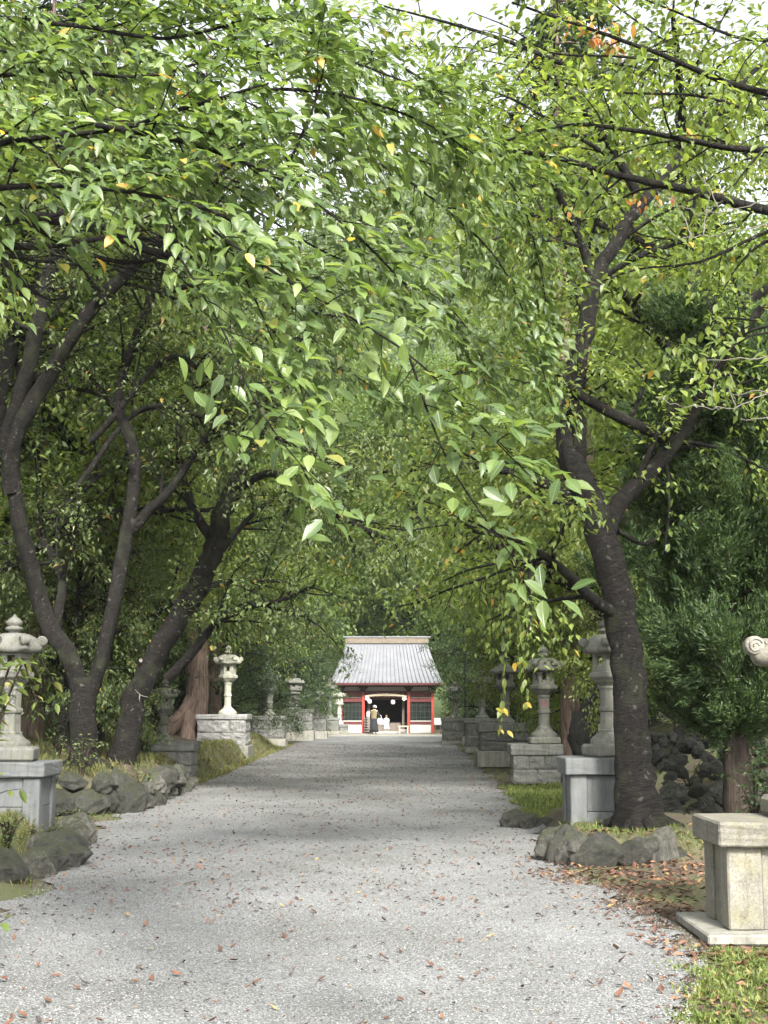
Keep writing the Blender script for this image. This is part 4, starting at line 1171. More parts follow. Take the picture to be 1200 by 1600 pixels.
# forest behind
LAB_F = {'l': 'tall forest tree filling the background on the left', 'r': 'tall forest tree filling the background on the right', 'b': 'tall forest tree rising behind the shrine roof'}
GRP_F = {'l': 'forest trees on the left', 'r': 'forest trees on the right', 'b': 'forest trees behind the shrine'}
forest = [(-13, 30, 'l'), (-12, 40, 'l'), (-14, 52, 'l'), (-13, 64, 'l'), (-14, 77, 'l'), (-20, 45, 'l'), (-21, 62, 'l'), (-12.5, 90, 'l'), (-20, 82, 'l'),
          (14, 46, 'r'), (12, 54, 'r'), (13, 66, 'r'), (13, 80, 'r'), (19, 50, 'r'), (20, 68, 'r'), (11.5, 92, 'r'),
          (-6, 101, 'b'), (1.5, 104, 'b'), (7, 100, 'b'), (-2.5, 116, 'b'), (5, 118, 'b'), (-10, 114, 'b'), (13, 114, 'b')]
for k, (x, y, sd) in enumerate(forest):
    plant('forest', BIG, k, x, y, RNG.uniform(.85, 1.1) * (1.55 if sd == 'b' else 1.05), RNG.uniform(0, 6.28), LAB_F[sd], GRP_F[sd], 'forest_tree')

# far wooded hill closing the view
hx = grid_axis([(-300, 300, 12)]); hy = grid_axis([(140, 420, 12)])
HX, HY = np.meshgrid(hx, hy)
def hillz(x, y): return 85 * sstep(135, 270, y) * (1 + .18 * np.sin(x * .021 + 1) + .1 * np.sin(x * .06)) - 1
M['hill'] = plain('hill', (.05, .075, .025), .9, .3, .2)
tag(sheet('hill', HX, HY, hillz(HX, HY), M['hill']), kind='structure')
n = 62000
px_ = RNG.normal(0, 38, n); py2 = RNG.uniform(150, 290, n)
cl = 2.6 * (np.sin(px_ * .8) * np.sin(py2 * .75) + .6 * np.sin(px_ * .37 + py2 * .3))
pos = np.stack([px_, py2, hillz(px_, py2) + 3.5 + cl + RNG.uniform(-1.5, 1.5, n)], 1)
me = leaves_mesh('hill_woodland', pos, unit(RNG.normal(0, 1, (n, 3)) + [0, -.2, -.4]), unit(RNG.normal(0, .6, (n, 3)) + [0, -.5, 1]), RNG.uniform(.7, 1.5, n), M['leaf_forest'])
tag(link('hill_woodland', me), 'distant wooded hillside showing through gaps above the path', 'woodland', kind='stuff')

# ------------------------------------------------------------------ near overhanging cherry (left) and its counterpart (right)
NEAR = dict(levels=1, dens=[8.5], **{'from': [.05]}, len=[.55], up=[.0], droop=[.45], tube=[4], sp=.027, leaf=.092, ld=.22, mult=2, fluff=.06, drift=.45, face=.5)
def pp(lst, y0, y1):
    n = len(lst)
    return [P(a, b, y0 + (y1 - y0) * i / (n - 1)) for i, (a, b) in enumerate(lst)]

root = empty('cherry_tree', (-4.6, 6.6, 0), 0, 'nearest cherry tree, its leafy branches overhanging the path from the upper left', 'tree', 'cherry trees along the path')
T, C = Tubes(), Crown()
limb(T, [(-4.6, 6.6, -.2), (-4.62, 6.6, 1.0), (-4.5, 6.7, 2.2), (-4.3, 6.8, 3.2)], .28, .2, 16, .06, .3)
limb(T, [(-4.3, 6.8, 3.0), (-3.8, 6.9, 4.0), P(-90, 260, 7.0)], .16, .06, 10, .05)
limb(T, [(-4.3, 6.8, 3.0), (-4.0, 7.6, 3.7), P(-110, 335, 8.6)], .16, .07, 10, .05)
limb(T, [(-4.3, 6.8, 3.0), (-3.9, 7.3, 5.0), P(-100, 40, 8.0)], .15, .06, 10, .05)
hero = [
    ([(280, 400), (345, 510), (395, 620), (460, 715), (545, 795)], 5.9, 4.8, .008, dict(dens=[8.0], len=[.26], leaf=.094, sp=.042)),
    ([(290, 330), (420, 420), (520, 480), (620, 540), (700, 610), (775, 690), (830, 745)], 6.0, 4.9, .012, dict(dens=[9.5], len=[.30], leaf=.094, sp=.042)),
    ([(640, 560), (690, 700), (750, 800), (800, 870), (826, 925)], 5.4, 5.0, .008, dict(dens=[4.5], len=[.22], leaf=.098, sp=.055)),
    ([(340, 350), (400, 470), (440, 560), (500, 640)], 6.2, 5.6, .008, dict(dens=[6], len=[.32], leaf=.10)),
    ([(-90, 240), (60, 215), (190, 200), (300, 165), (420, 130)], 7.0, 6.6, .03, dict(dens=[9.5], len=[.6])),
    ([(-90, 300), (80, 290), (200, 300), (330, 330), (420, 390)], 6.8, 6.0, .028, dict(dens=[9.5], len=[.5])),
    ([(-90, 270), (60, 265), (180, 262), (300, 270), (400, 320)], 7.6, 7.0, .02, dict(dens=[8.5], len=[.5])),
    ([(-80, 130), (80, 110), (220, 120), (340, 90), (460, 60)], 7.6, 7.4, .025, dict(dens=[9], len=[.62])),
    ([(-90, 20), (120, 40), (260, 60), (400, 30), (520, 40)], 8.2, 7.8, .03, dict(dens=[8.5], len=[.65])),
    ([(-60, -40), (140, -30), (300, -20), (460, -10)], 8.6, 8.4, .025, dict(dens=[7.5], len=[.7])),
    ([(-90, 70), (80, 80), (240, 20), (380, 0)], 9.2, 9.0, .025, dict(dens=[7.5], len=[.7])),
    ([(150, 195), (300, 225), (440, 280), (530, 345), (610, 420), (680, 500)], 6.8, 6.2, .022, dict(dens=[9], len=[.45])),
    ([(300, 165), (420, 140), (540, 150), (660, 190), (740, 240)], 7.0, 7.6, .02, dict(dens=[9], len=[.6])),
    ([(440, 280), (485, 180), (505, 110), (515, 30)], 6.9, 7.0, .016, dict(dens=[6], len=[.45])),
    ([(330, 40), (480, 50), (620, 100), (740, 190), (800, 270)], 9.4, 10.0, .025, dict(dens=[8.5], len=[.75], leaf=.092)),
    ([(400, 100), (520, 90), (640, 130), (720, 150)], 8.4, 8.8, .02, dict(dens=[8], len=[.65], leaf=.092)),
    ([(480, 220), (600, 260), (700, 330), (780, 410), (830, 520), (862, 630)], 11.5, 11.8, .022, dict(dens=[8.0], len=[.55], leaf=.098, droop=[1.1])),
    ([(560, 160), (700, 215), (800, 290), (840, 400), (860, 520)], 12.2, 12.6, .022, dict(dens=[7.5], len=[.75], leaf=.098, droop=[1.0])),
    ([(400, 330), (520, 400), (640, 440), (720, 500), (770, 600)], 12.2, 12.4, .018, dict(dens=[7.5], len=[.75], leaf=.098, droop=[1.0])),
    ([(300, 330), (360, 420), (480, 440), (600, 470)], 11, 11.6, .018, dict(dens=[7], len=[.6], leaf=.1)),
    ([(420, 200), (560, 230), (680, 260), (780, 330)], 10.5, 11.0, .02, dict(dens=[8], len=[.7], leaf=.1)),
    ([(380, 400), (480, 520), (560, 590), (640, 640)], 12.5, 12.5, .015, dict(dens=[6], len=[.7], leaf=.098)),
]
for lst, y0, y1, r, ov in hero:
    c_, r_ = limb(T, pp(lst, y0, y1), r * .62, r * .18, 6, .08, step=.1)
    s_ = dict(NEAR); s_.update(ov)
    foliate(T, C, c_, r_, s_)
for q in ([(-4.3, 6.8, 3.0), (-4.2, 7.6, 5.4), (-3.4, 8.8, 7.2), (-2.2, 9.8, 8.2), (-.8, 10.6, 8.6)], [(-4.2, 7.4, 5.0), (-4.0, 8.6, 7.0), (-3.6, 10.0, 8.6), (-3.0, 11.4, 9.4)],  # unseen upper limbs above the frame, added to shade left bank and path
          [(-4.3, 7.2, 4.6), (-4.8, 8.4, 6.6), (-5.2, 9.6, 8.2), (-5.4, 11.0, 9.0)], [(-3.4, 8.8, 7.2), (-2.0, 8.8, 7.8), (-.4, 8.9, 8.0), (1.0, 9.2, 8.2)]):
    c_, r_ = limb(T, q, .07, .02, 8, .08)
    foliate(T, C, c_[len(c_) // 3:], r_[len(c_) // 3:], dict(MID, dens=[2.6, 4.5], leaf=.1, len=[1.3, .6]))
# dark bare limbs under the leaf mass
for lst, y0, y1, r in [([(-110, 335), (60, 340), (150, 355), (240, 395), (330, 405), (420, 420)], 8.6, 8.0, .05), ([(-60, 380), (60, 385), (180, 372), (300, 380)], 9.0, 8.6, .03),
                       ([(40, 345), (120, 390), (200, 410), (300, 395), (390, 400)], 8.6, 8.2, .02), ([(-40, 360), (60, 460), (105, 465)], 8.0, 7.8, .018), ([(-20, 395), (80, 410), (160, 416)], 7.6, 7.6, .014)]:
    limb(T, pp(lst, y0, y1), r, r * .3, 7, .06, step=.1)
for i in range(60):
    a = RNG.uniform(0, 400); b_ = RNG.uniform(330, 440)
    y = RNG.uniform(7.4, 8.8); d = RNG.uniform(40, 130)
    p = np.array(pp([(a, b_), (a + d * .5, b_ + RNG.uniform(-15, 35)), (a + d, b_ + RNG.uniform(-30, 60))], y, y + RNG.uniform(-.3, .3)))
    T.add(catmull(p, .08), np.linspace(.006, .002, len(catmull(p, .08))), 4)
base = np.array(root.location)
# the largest leaves in view become parts of their own
LP, LD, LN, LS = C.arrays()
Minv = np.array(CAM_M.inverted())
rel = (LP - np.array([0, 0, CAM_H])) @ Minv.T
depth = -rel[:, 2]
u_ = 600 + F_PX * rel[:, 0] / depth; v_ = 800 - F_PX * rel[:, 1] / depth
inview = (u_ > 0) & (u_ < 1200) & (v_ > 0) & (v_ < 1600)
score = np.where(inview, LS / depth, 0)
top = np.argsort(-score)[:300]
rest = np.ones(len(LP), bool); rest[top] = False
T.v = [v - base for v in T.v]
link('trunk', T.mesh('trunk', M['bark_cherry']), None, root)
ri = np.nonzero(rest)[0]
for g in range(3):
    ii = ri[g::3]
    me = leaves_mesh('crown', LP[ii] - base, LD[ii], LN[ii], LS[ii], M['leaf_near'], leaf_hi((.22, .27, .24)[g], (.08, .2, .34)[g], (.05, .1, .14)[g]), None, True, True)
    cr = link('crown', me, None, root); cr['kind'] = 'stuff'
LV = []
for k in range(16):
    tv, tf = leaf_hi(.22 + .006 * (k % 8), .06 + .03 * (k % 6), .04 + .02 * (k % 4))
    tint = .99 if k == 15 else k / 16
    LV.append(mesh_np('leaf', tv, tf, M['leaf_near'], True, tv[tf.ravel()][:, :2], np.full(len(tf), tint)))
for k, i in enumerate(top):
    o = link('leaf', LV[15] if k % 60 == 7 else LV[k % 15], None, root)
    d = Vector(LD[i]).normalized(); x = d.cross(Vector(LN[i])).normalized(); z = x.cross(d)
    mt = Matrix((x, d, z)).transposed().to_4x4()
    o.rotation_euler = mt.to_euler(); o.location = Vector(LP[i] - base); o.scale = (LS[i],) * 3

root = empty('cherry_tree', (6.0, 11.0, 0), 0, 'cherry tree off to the right, its thin limbs reaching in at the upper right', 'tree', 'cherry trees along the path')
T, C = Tubes(), Crown()
limb(T, [(6.0, 11.0, -.2), (6.0, 11.0, 1.4), (5.8, 11.0, 3.0), (5.4, 11.1, 4.4)], .26, .18, 14, .06, .3)
for q in (P(1270, 160, 10.6), P(1270, 345, 12), P(1270, 235, 11), P(1270, 560, 10)):
    limb(T, [(5.5, 11.05, 3.9), (Vector((5.5, 11.05, 3.9)) + q) / 2 + Vector((0, 0, .4)), q], .1, .04, 8, .05)
rh = [
    ([(1270, 160), (1140, 130), (1050, 92), (930, 48), (800, 4)], 10.6, 10.0, .042, dict(dens=[4.5], len=[.5])),
    ([(1040, 95), (960, 88), (860, 82), (800, 45), (740, 20)], 10.4, 10.0, .018, dict(dens=[3], len=[.4])),
    ([(1270, 345), (1160, 320), (1080, 298), (960, 272), (850, 242), (735, 232)], 12.5, 11.6, .075, dict(dens=[3.6], len=[.8])),
    ([(1270, 235), (1150, 232), (1040, 212), (900, 195), (780, 222)], 11.6, 11.0, .05, dict(dens=[4.5], len=[.8])),
    ([(1270, 250), (1180, 180), (1090, 150), (980, 145), (880, 130)], 13, 12.5, .03, dict(dens=[6.5], len=[.8])),
    ([(1270, 60), (1160, 60), (1060, 20), (960, -20)], 12, 12, .03, dict(dens=[6], len=[.8])),
    ([(1270, 330), (1180, 370), (1090, 410), (1000, 420), (940, 440)], 12.6, 12.2, .03, dict(dens=[5], len=[.7])),
    ([(960, 250), (880, 200), (790, 150), (700, 120), (640, 60)], 13, 13, .03, dict(dens=[6.5], len=[.9])),
    ([(1270, 560), (1200, 520), (1140, 545), (1100, 600)], 9.6, 9.2, .016, dict(dens=[3], len=[.4])),
    ([(1180, 500), (1120, 500), (1060, 540), (1020, 580)], 13, 13, .02, dict(dens=[5], len=[.7])),
    ([(880, 100), (780, 60), (680, 30), (600, 10)], 14, 14, .04, dict(dens=[5], len=[1.0])),
]
for lst, y0, y1, r, ov in rh:
    c_, r_ = limb(T, pp(lst, y0, y1), r * .65, r * .2, 7, .1, step=.12)
    s_ = dict(NEAR); s_.update(leaf=.10, sp=.05, droop=[1.0]); s_.update(ov)
    foliate(T, C, c_, r_, s_)
finish_tree(root, T, C, M['bark_cherry'], M['leaf_cherry'], LEAF_HI)
def leaf_bunch(root, px, py, Y, spread, n, size, mat):
    c0 = np.array(P(px, py, Y)) - np.array(root.location)
    pos = c0 + RNG.normal(0, 1, (n, 3)) * np.array([spread, spread * .6, spread * .5])
    me = leaves_mesh('turned_leaves', pos, unit(np.array([.2, 0, -.9]) + RNG.normal(0, .45, (n, 3))), unit(np.array([0, -.7, .6]) + RNG.normal(0, .5, (n, 3))), size * RNG.uniform(.6, 1.2, n), mat, LEAF_HI, None, True)
    o = link('turned_leaves', me, None, root); o['kind'] = 'stuff'
M['leaf_orange'] = leaf_mat('leaf_orange', [(0, (.36, .2, .03)), (.6, (.45, .2, .035)), (1, (.42, .11, .04))], .45, .45, .5, 1.2)
M['leaf_yellow'] = leaf_mat('leaf_yellow', [(0, (.3, .28, .04)), (1, (.5, .34, .04))], .45, .45, .5, 1.2)
for a_ in ((935, 48, 10.3, .12, 26, .09, M['leaf_orange']), (960, 70, 10.3, .06, 10, .08, M['leaf_orange']), (998, 312, 15.5, .12, 12, .1, M['leaf_orange']), (885, 325, 14, .1, 8, .09, M['leaf_orange']), (1085, 205, 12, .06, 5, .09, M['leaf_orange'])):
    leaf_bunch(root, *a_)
for a_ in ((808, 990, 15.2, .06, 5, .1, M['leaf_yellow']), (815, 1035, 15.2, .05, 4, .1, M['leaf_yellow']), (790, 1105, 15.4, .08, 5, .09, M['leaf_yellow']), (780, 1140, 15.4, .05, 3, .09, M['leaf_yellow']), (822, 1098, 15.4, .03, 2, .1, M['leaf_yellow'])):
    leaf_bunch(RIGHT_CHERRY, *a_)
for lst, y in [([(800, 845), (806, 920), (812, 1000), (818, 1060)], 15.2), ([(770, 838), (782, 930), (790, 1030), (780, 1140)], 15.4), ([(806, 920), (818, 1010), (822, 1098)], 15.35)]:
    c_ = catmull(pp(lst, y, y), .08); c_ = c_ + RNG.normal(0, .008, c_.shape)
    T = Tubes(); T.add(c_ - np.array(RIGHT_CHERRY.location), np.linspace(.006, .0025, len(c_)), 5)
    link('hanging_twig', T.mesh('hanging_twig', M['bark_cherry']), None, RIGHT_CHERRY)
    C = Crown(); twig_leaves(C, c_ - np.array(RIGHT_CHERRY.location), .07, .1, 1.0)
    o = link('twig_leaves', C.mesh('twig_leaves', M['leaf_cherry'], LEAF_HI, True), None, RIGHT_CHERRY); o['kind'] = 'stuff'
for lst, y in [([(1230, 600), (1160, 632), (1110, 640), (1060, 632), (1025, 622)], 9.2), ([(1150, 635), (1140, 610), (1142, 585)], 9.2), ([(1120, 640), (1112, 620), (1116, 600)], 9.2), ([(1230, 620), (1190, 610), (1150, 615)], 9.0),
                ([(1230, 340), (1150, 360), (1075, 372), (1040, 360), (1005, 330)], 10), ([(1230, 310), (1150, 325), (1080, 330), (1030, 300)], 10), ([(1080, 370), (1065, 330), (1040, 300)], 10), ([(1100, 365), (1102, 335), (1110, 300)], 10),
                ([(1230, 655), (1190, 655), (1158, 657)], 8.5), ([(1120, 320), (1105, 290), (1090, 270)], 10), ([(1230, 560), (1170, 560), (1090, 565)], 9)]:
    c_ = catmull(pp(lst, y, y), .06); c_ = c_ + RNG.normal(0, .009, c_.shape)
    T = Tubes(); T.add(c_ - np.array(root.location), np.linspace(.005, .002, len(c_)), 5)
    link('bare_twig', T.mesh('bare_twig', M['dead_twig']), None, root)

# ------------------------------------------------------------------ juniper on the right
YJ = 17.6
jb = P(1150, 1255, YJ)
root = empty('juniper_tree', (jb.x, YJ, hz(jb.x, YJ)), 0, 'dense dark green juniper standing right of the leaning cherry', 'tree')
T, C = Tubes(), Crown()
limb(T, [(jb.x, YJ, -.1), (jb.x + .03, YJ, .8), (jb.x - .02, YJ, 2.2), (jb.x + .1, YJ, 4.0), (jb.x + .15, YJ, 5.6)], .19, .05, 12, .07, .3)
for i in range(210):
    z = 1.15 + 5.3 * (i + RNG.random()) / 210
    a = RNG.uniform(0, 6.28)
    rad = (1.75 - .26 * max(z - 2.2, 0)) * RNG.uniform(.5, 1.08)
    if z < 2.3: rad *= .42 + .58 * (z - 1.15) / 1.15
    d = np.array([math.cos(a), math.sin(a), 0])
    k = np.linspace(0, 1, 8)[:, None]
    pts = np.array([jb.x + .05, YJ, z]) + d * rad * k + np.array([0, 0, 1.0]) * (rad * (-.12 * k + .5 * k ** 2.5))
    T.add(pts, np.linspace(.018, .005, 8), 4)
    for b2 in range(9):                       # flame-like plumes along the branch
        t0 = RNG.uniform(.22, 1.0)
        o0 = np.array([np.interp(t0, k[:, 0], pts[:, b]) for b in range(3)])
        ax = unit(d * RNG.uniform(.2, 1.0) + np.array([0, 0, RNG.uniform(.35, 1.1)]) + RNG.normal(0, .45, 3))
        ln = RNG.uniform(.28, .62)
        m = 230
        t = RNG.random(m) ** .8
        w = .10 * np.sin(t * 2.6 + .45)
        q = o0 + ax * (t * ln)[:, None] + RNG.normal(0, 1, (m, 3)) * w[:, None] * .75
        C.add(q, unit(ax + RNG.normal(0, .42, (m, 3))), rand_dir(m), RNG.uniform(.038, .095, m))
finish_tree(root, T, C, M['bark_grey'], M['needle_juniper'], NEEDLE)

# ------------------------------------------------------------------ shrubs
def shrub(loc, r, h, n, leaf, mat, label, name='shrub', cat='shrub', group=None, stems=9, ld=.4, tmpl=LEAF2):
    root = empty(name, loc, 0, label, cat, group)
    T, C = Tubes(), Crown()
    for i in range(stems):
        a = RNG.uniform(0, 6.28); rr_ = r * RNG.uniform(.3, 1)
        pts = np.array([[0, 0, -.05], [rr_ * .25 * math.cos(a), rr_ * .25 * math.sin(a), h * .4], [rr_ * .7 * math.cos(a), rr_ * .7 * math.sin(a), h * .75], [rr_ * math.cos(a), rr_ * math.sin(a), h * RNG.uniform(.65, 1)]]) + np.array(loc)
        c_ = catmull([tuple(p) for p in pts], .12)
        T.add(c_, np.linspace(.016, .004, len(c_)), 5)
        foliate(T, C, c_, np.linspace(.016, .004, len(c_)), dict(levels=1, dens=[n / stems / max(h, .3) / 7], **{'from': [.15]}, len=[r * .42], up=[.1], droop=[.5], tube=[3], sp=leaf * .5, leaf=leaf, ld=ld))
    return finish_tree(root, T, C, M['bark_grey'], mat, tmpl, True, 'stem')
def on(x, y): return (x, y, hz(x, y))
for x, y, r, h, lb in PENDING: shrub(on(x, y), r, h, 260, .05, M['leaf_understory'], lb, name='weeds', cat='weeds')
shrub(on(4.75, 15.2), .75, .85, 600, .085, M['leaf_dark'], 'dark leafy shrub behind the near right plinth')
shrub(on(4.15, 16.5), .5, .75, 500, .075, M['leaf_dark'], 'dark leafy plants hiding the foot of the juniper trunk')
shrub(on(5.0, 17.0), .9, .9, 600, .09, M['leaf_dark'], 'dark shrub at the foot of the juniper')
shrub(on(P(210, 1100, 30).x, 30), 1.3, 3.2, 2600, .12, M['leaf_understory'], 'tall leafy shrub between the two left cherry trunks')
shrub(on(P(95, 1110, 27).x, 27), .6, 1.3, 300, .12, M['leaf_dark'], 'small glossy-leaved shrub left of the forked trunk')
c = G(404, 1166)
shrub((c.x, c.y - .1, 0), 1.0, 1.5, 1800, .1, M['leaf_understory'], 'low grey-green shrub spilling over a plinth on the left', ld=.8)
shrub(on(-4.9, 16.0), .5, .75, 500, .055, M['leaf_understory'], 'fine-leaved bush at the left edge in front of the lantern plinth')
sx = P(-40, 900, 8).x
shrub((sx - .1, 8, 0), .62, 2.5, 500, .085, M['grass'], 'yellow-green sapling leaning in at the left edge', tmpl=LEAF_HI, stems=7)
c = G(262, 1216, .1)
shrub((c.x - .45, c.y - .25, .3), .55, 1.0, 420, .09, M['leaf_understory'], 'vine growing over the overgrown left lantern', 'vine', 'vine', ld=.7)
shrub((G(240, 1216, .1).x - .3, c.y - .6, .5), .6, 1.7, 500, .1, M['leaf_understory'], 'thin weeds in front of the leaning trunk')
for k, (x, y, r, h) in enumerate([(5.6, 27, 1.2, 1.6), (5.0, 36, 1.1, 1.8), (5.4, 47, 1.3, 2.0), (4.6, 60, 1.0, 2.2)]):
    shrub(on(x, y), r, h, 900, .13, M['leaf_forest'], 'leafy bush growing behind the right lanterns', group='bushes behind the right lanterns')
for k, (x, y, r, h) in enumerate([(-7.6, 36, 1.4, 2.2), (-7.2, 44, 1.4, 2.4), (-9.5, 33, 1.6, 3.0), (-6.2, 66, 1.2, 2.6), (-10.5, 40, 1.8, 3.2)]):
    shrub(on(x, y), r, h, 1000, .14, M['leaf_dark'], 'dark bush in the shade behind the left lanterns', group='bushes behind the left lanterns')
for k, (x, y, r, h) in enumerate([(5.2, 92, 1.8, 3.0), (3.9, 91.5, 1.1, 2.8), (-4.5, 91.5, 1.1, 2.8), (8, 90, 2.0, 3.4), (-6.0, 92, 1.8, 3.0), (-9, 88, 2.0, 3.4), (6.6, 84, 1.5, 2.6), (-7.6, 83, 1.6, 2.6)]):
    shrub(on(x, y), r, h, 900, .26, M['leaf_forest'], 'leafy bush beside the shrine', group='bushes beside the shrine')
for k, (x, y, r, h, lb) in enumerate([(-4.9, 22.9, .5, .7, 'weeds growing on the rubble wall left of the forked trunk'), (-4.0, 23.4, .45, .6, 'weeds growing on the rubble wall right of the forked trunk'), (-5.6, 20.6, .5, .55, 'weeds between the left slab plinth and the rubble wall')]):
    shrub(on(x, y), r, h, 220, .075, M['leaf_understory'], lb)
shrub(on(P(1090, 1090, 33).x, 33), 1.6, 3.0, 1800, .15, M['leaf_forest'], 'sunlit bush in front of the dark fence on the right')
shrub(on(4.45, 21.3), .5, .55, 220, .09, M['grass'], 'sunlit weeds on top of the stone heap')

# dead stump
sb = P(917, 1195, 29)
root = empty('dead_stump', (sb.x, 29, hz(sb.x, 29)), 0, 'blackened broken tree stump between the cedar and the grey plinth', 'tree stump')
T = Tubes()
def tb(pts, r0, r1, n_=12, rg=.22):
    c_ = catmull(pts, .09); T.add(c_, np.linspace(r0, r1, len(c_)), n_, rg)
tb([(0, 0, -.2), (.04, 0, .35), (-.04, 0, .8), (.02, 0, 1.2)], .36, .25, 16)
tb([(-.1, -.05, .5), (-.2, -.08, .95), (-.16, -.05, 1.35)], .17, .1)
tb([(-.02, 0, 1.0), (.06, -.02, 1.45), (.22, -.03, 1.85)], .2, .1)
tb([(.14, -.1, .1), (.2, -.14, .7), (.16, -.1, 1.15)], .17, .12)
link('trunk', T.mesh('trunk', M['charred']), None, root)
o = link('broken_end', rock_mesh(77, True, M['broken_wood']), None, root); o.location = (.2, -.04, 1.92); o.scale = (.26, .22, .2)
o = link('broken_patch', rock_mesh(78, True, M['broken_wood']), None, root); o.location = (.24, -.16, .95); o.scale = (.2, .2, .42)
# white cord and round tag on the leaning trunk
tp = P(222, 1085, YS - .42)
o = empty('knotted_rope', tp, 0, 'short white cord with a knot hanging on the leaning left trunk', 'cord')
T = Tubes(); c_ = catmull([(-.13, 0, .09), (-.06, -.03, .02), (.0, -.04, -.02), (.11, -.02, -.05)], .03); T.add(c_, np.full(len(c_), .006), 6)
link('strand', T.mesh('strand', M['dead_twig']), None, o)
T = Tubes(); T.add(np.array([[-.03, -.05, -.01], [-.04, -.055, -.07], [-.03, -.05, -.13]]), [.012, .014, .005], 6)
link('knot', T.mesh('knot', M['dead_twig']), None, o)
o = link('round_tag', lathe_mesh('round_tag', [(.0, 0), (.032, .0), (.036, .004), (.032, .008), (0, .008)], 16, M['dead_twig']))
o.location = P(220, 1032, YS - .3); o.rotation_euler.x = R(90)
tag(o, 'small pale round tag fixed on the leaning left trunk', 'tag')
# second small burr at the cedar foot on the left
cb = G(268, 1172, .25)
root = empty('root_burr', (P(292, 1150, 45.5).x, 45.3, .3), 0, 'knotted woody burr at the foot of the reddish cedar', 'tree root')
T = Tubes()
T.add(catmull([(-.9, -.2, .0), (-.6, -.25, .55), (-.1, -.2, 1.0), (.2, -.1, 1.6)], .1), np.linspace(.34, .2, len(catmull([(-.9, -.2, .0), (-.6, -.25, .55), (-.1, -.2, 1.0), (.2, -.1, 1.6)], .1))), 12, .16)
T.add(catmull([(.1, -.3, -.3), (.15, -.35, .4), (.1, -.2, 1.2)], .1), np.linspace(.42, .15, len(catmull([(.1, -.3, -.3), (.15, -.35, .4), (.1, -.2, 1.2)], .1))), 12, .16)
link('root', T.mesh('root', M['bark_cedar']), None, root)

# thin summer haze in the air
hb_ = box_mesh('haze', 640, 600, 122, None, 0)
hm_, nt_, N_, L_ = new_mat('haze')
pv_ = nd(N_, 'ShaderNodeVolumePrincipled'); pv_.inputs['Color'].default_value = (.93, .96, 1, 1); pv_.inputs['Density'].default_value = .00028; pv_.inputs['Anisotropy'].default_value = .2
L_.new(pv_.outputs[0], N_.new('ShaderNodeOutputMaterial').inputs['Volume'])
hb_.materials.clear(); hb_.materials.append(hm_)
hz_o = link('haze', hb_); hz_o.location = (0, 225, -2.2)
tag(hz_o, 'thin pale summer haze filling the air along the path', 'haze', kind='stuff')

# slim pole
pb = G(727, 1164)
root = empty('slim_pole', (pb.x, pb.y, .0), 0, 'slim dark metal pole on a concrete foot at the right edge of the path', 'pole')
link('foot', box_mesh('foot', .26, .26, .38, M['concrete'], .02), None, root)
T = Tubes(); T.add(np.array([[0, 0, .38], [0, 0, 3.2], [0, 0, 6.2]]), [.06, .055, .05], 10)
link('shaft', T.mesh('shaft', M['pole_metal']), None, root)
o = link('collar', lathe_mesh('collar', [(.09, 0), (.09, .05), (.062, .09)], 10, M['pole_metal']), None, root); o.location.z = .38

# dark fence beyond the stone heap
root = empty('fence', (9.6, 46, .5), -.08, 'dark board fence with a pale top rail beyond the stone heap', 'fence')
bmesh_ = box_mesh('board', .17, .03, 1.0, M['dark_wood'], .006)
for i in range(34):
    o = link('board', bmesh_, None, root); o.location = (-3.2 + i * .19, 0, .2 + .01 * (i % 3))
for i in range(6):
    o = link('post', box_mesh('post', .1, .1, 1.7, M['dark_wood'], .01), None, root); o.location = (-3.2 + i * 1.28, .08, 0)
o = link('top_rail', box_mesh('top_rail', 6.8, .16, .1, M['concrete'], .01), None, root); o.location = (0, 0, 1.28)
o = link('upper_board', box_mesh('upper_board', 6.8, .05, .34, M['pole_metal'], .01), None, root); o.location = (0, .1, 1.42)

# ------------------------------------------------------------------ shrine
SX, SY, SZ = -.27, 86.0, .055
S = empty('shrine_building', (SX, SY, SZ), 0, 'red shrine hall with pale grey seamed roof at the path end', 'shrine')
def sb_(name, c, s, mat, parent=S, bevel=.01): return box(name, c, s, M[mat], parent, bevel)
posts = [-2.7, -1.36, 1.36, 2.8]
for x in posts:
    o = sb_('post', (x, 0, 1.3), (.17, .17, 2.6), 'red_paint')
for x0, x1 in ((posts[0], posts[1]), (posts[2], posts[3])):
    w = x1 - x0 - .18; xm = (x0 + x1) / 2
    sb_('base_panel', (xm, .04, .27), (w, .08, .5), 'plaster')
    sb_('sill_beam', (xm, .03, .60), (w, .12, .16), 'dark_red')
    sb_('sill_strip', (xm, .0, .72), (w, .1, .06), 'plaster')
    win = sb_('window', (xm, .09, 1.3), (w, .04, 1.1), 'glass_dark')
    for k in range(5):
        sb_('muntin', ((k - 2) * w / 5, -.035, 0), (.025, .03, 1.08), 'dark_wood', win, .003)
    for k in range(3):
        sb_('rail', (0, -.036, -.36 + .36 * k), (w, .02, .025), 'dark_wood', win, .003)
    sb_('head_beam', (xm, .03, 1.97), (w, .14, .24), 'dark_red')
    sb_('head_strip', (xm, -.02, 2.13), (w, .12, .05), 'roof_trim')
    sb_('upper_beam', (xm, .03, 2.3), (w, .14, .2), 'dark_red')
sb_('tie_beam', (.05, .02, 2.42), (5.9, .2, .16), 'dark_red')
for x0, x1 in zip(posts[:-1], posts[1:]):
    sb_('wall_panel', ((x0 + x1) / 2, .04, 2.63), (x1 - x0 - .25, .08, .26), 'plaster')
sb_('eave_beam', (.05, -.05, 2.86), (6.2, .24, .17), 'dark_red')
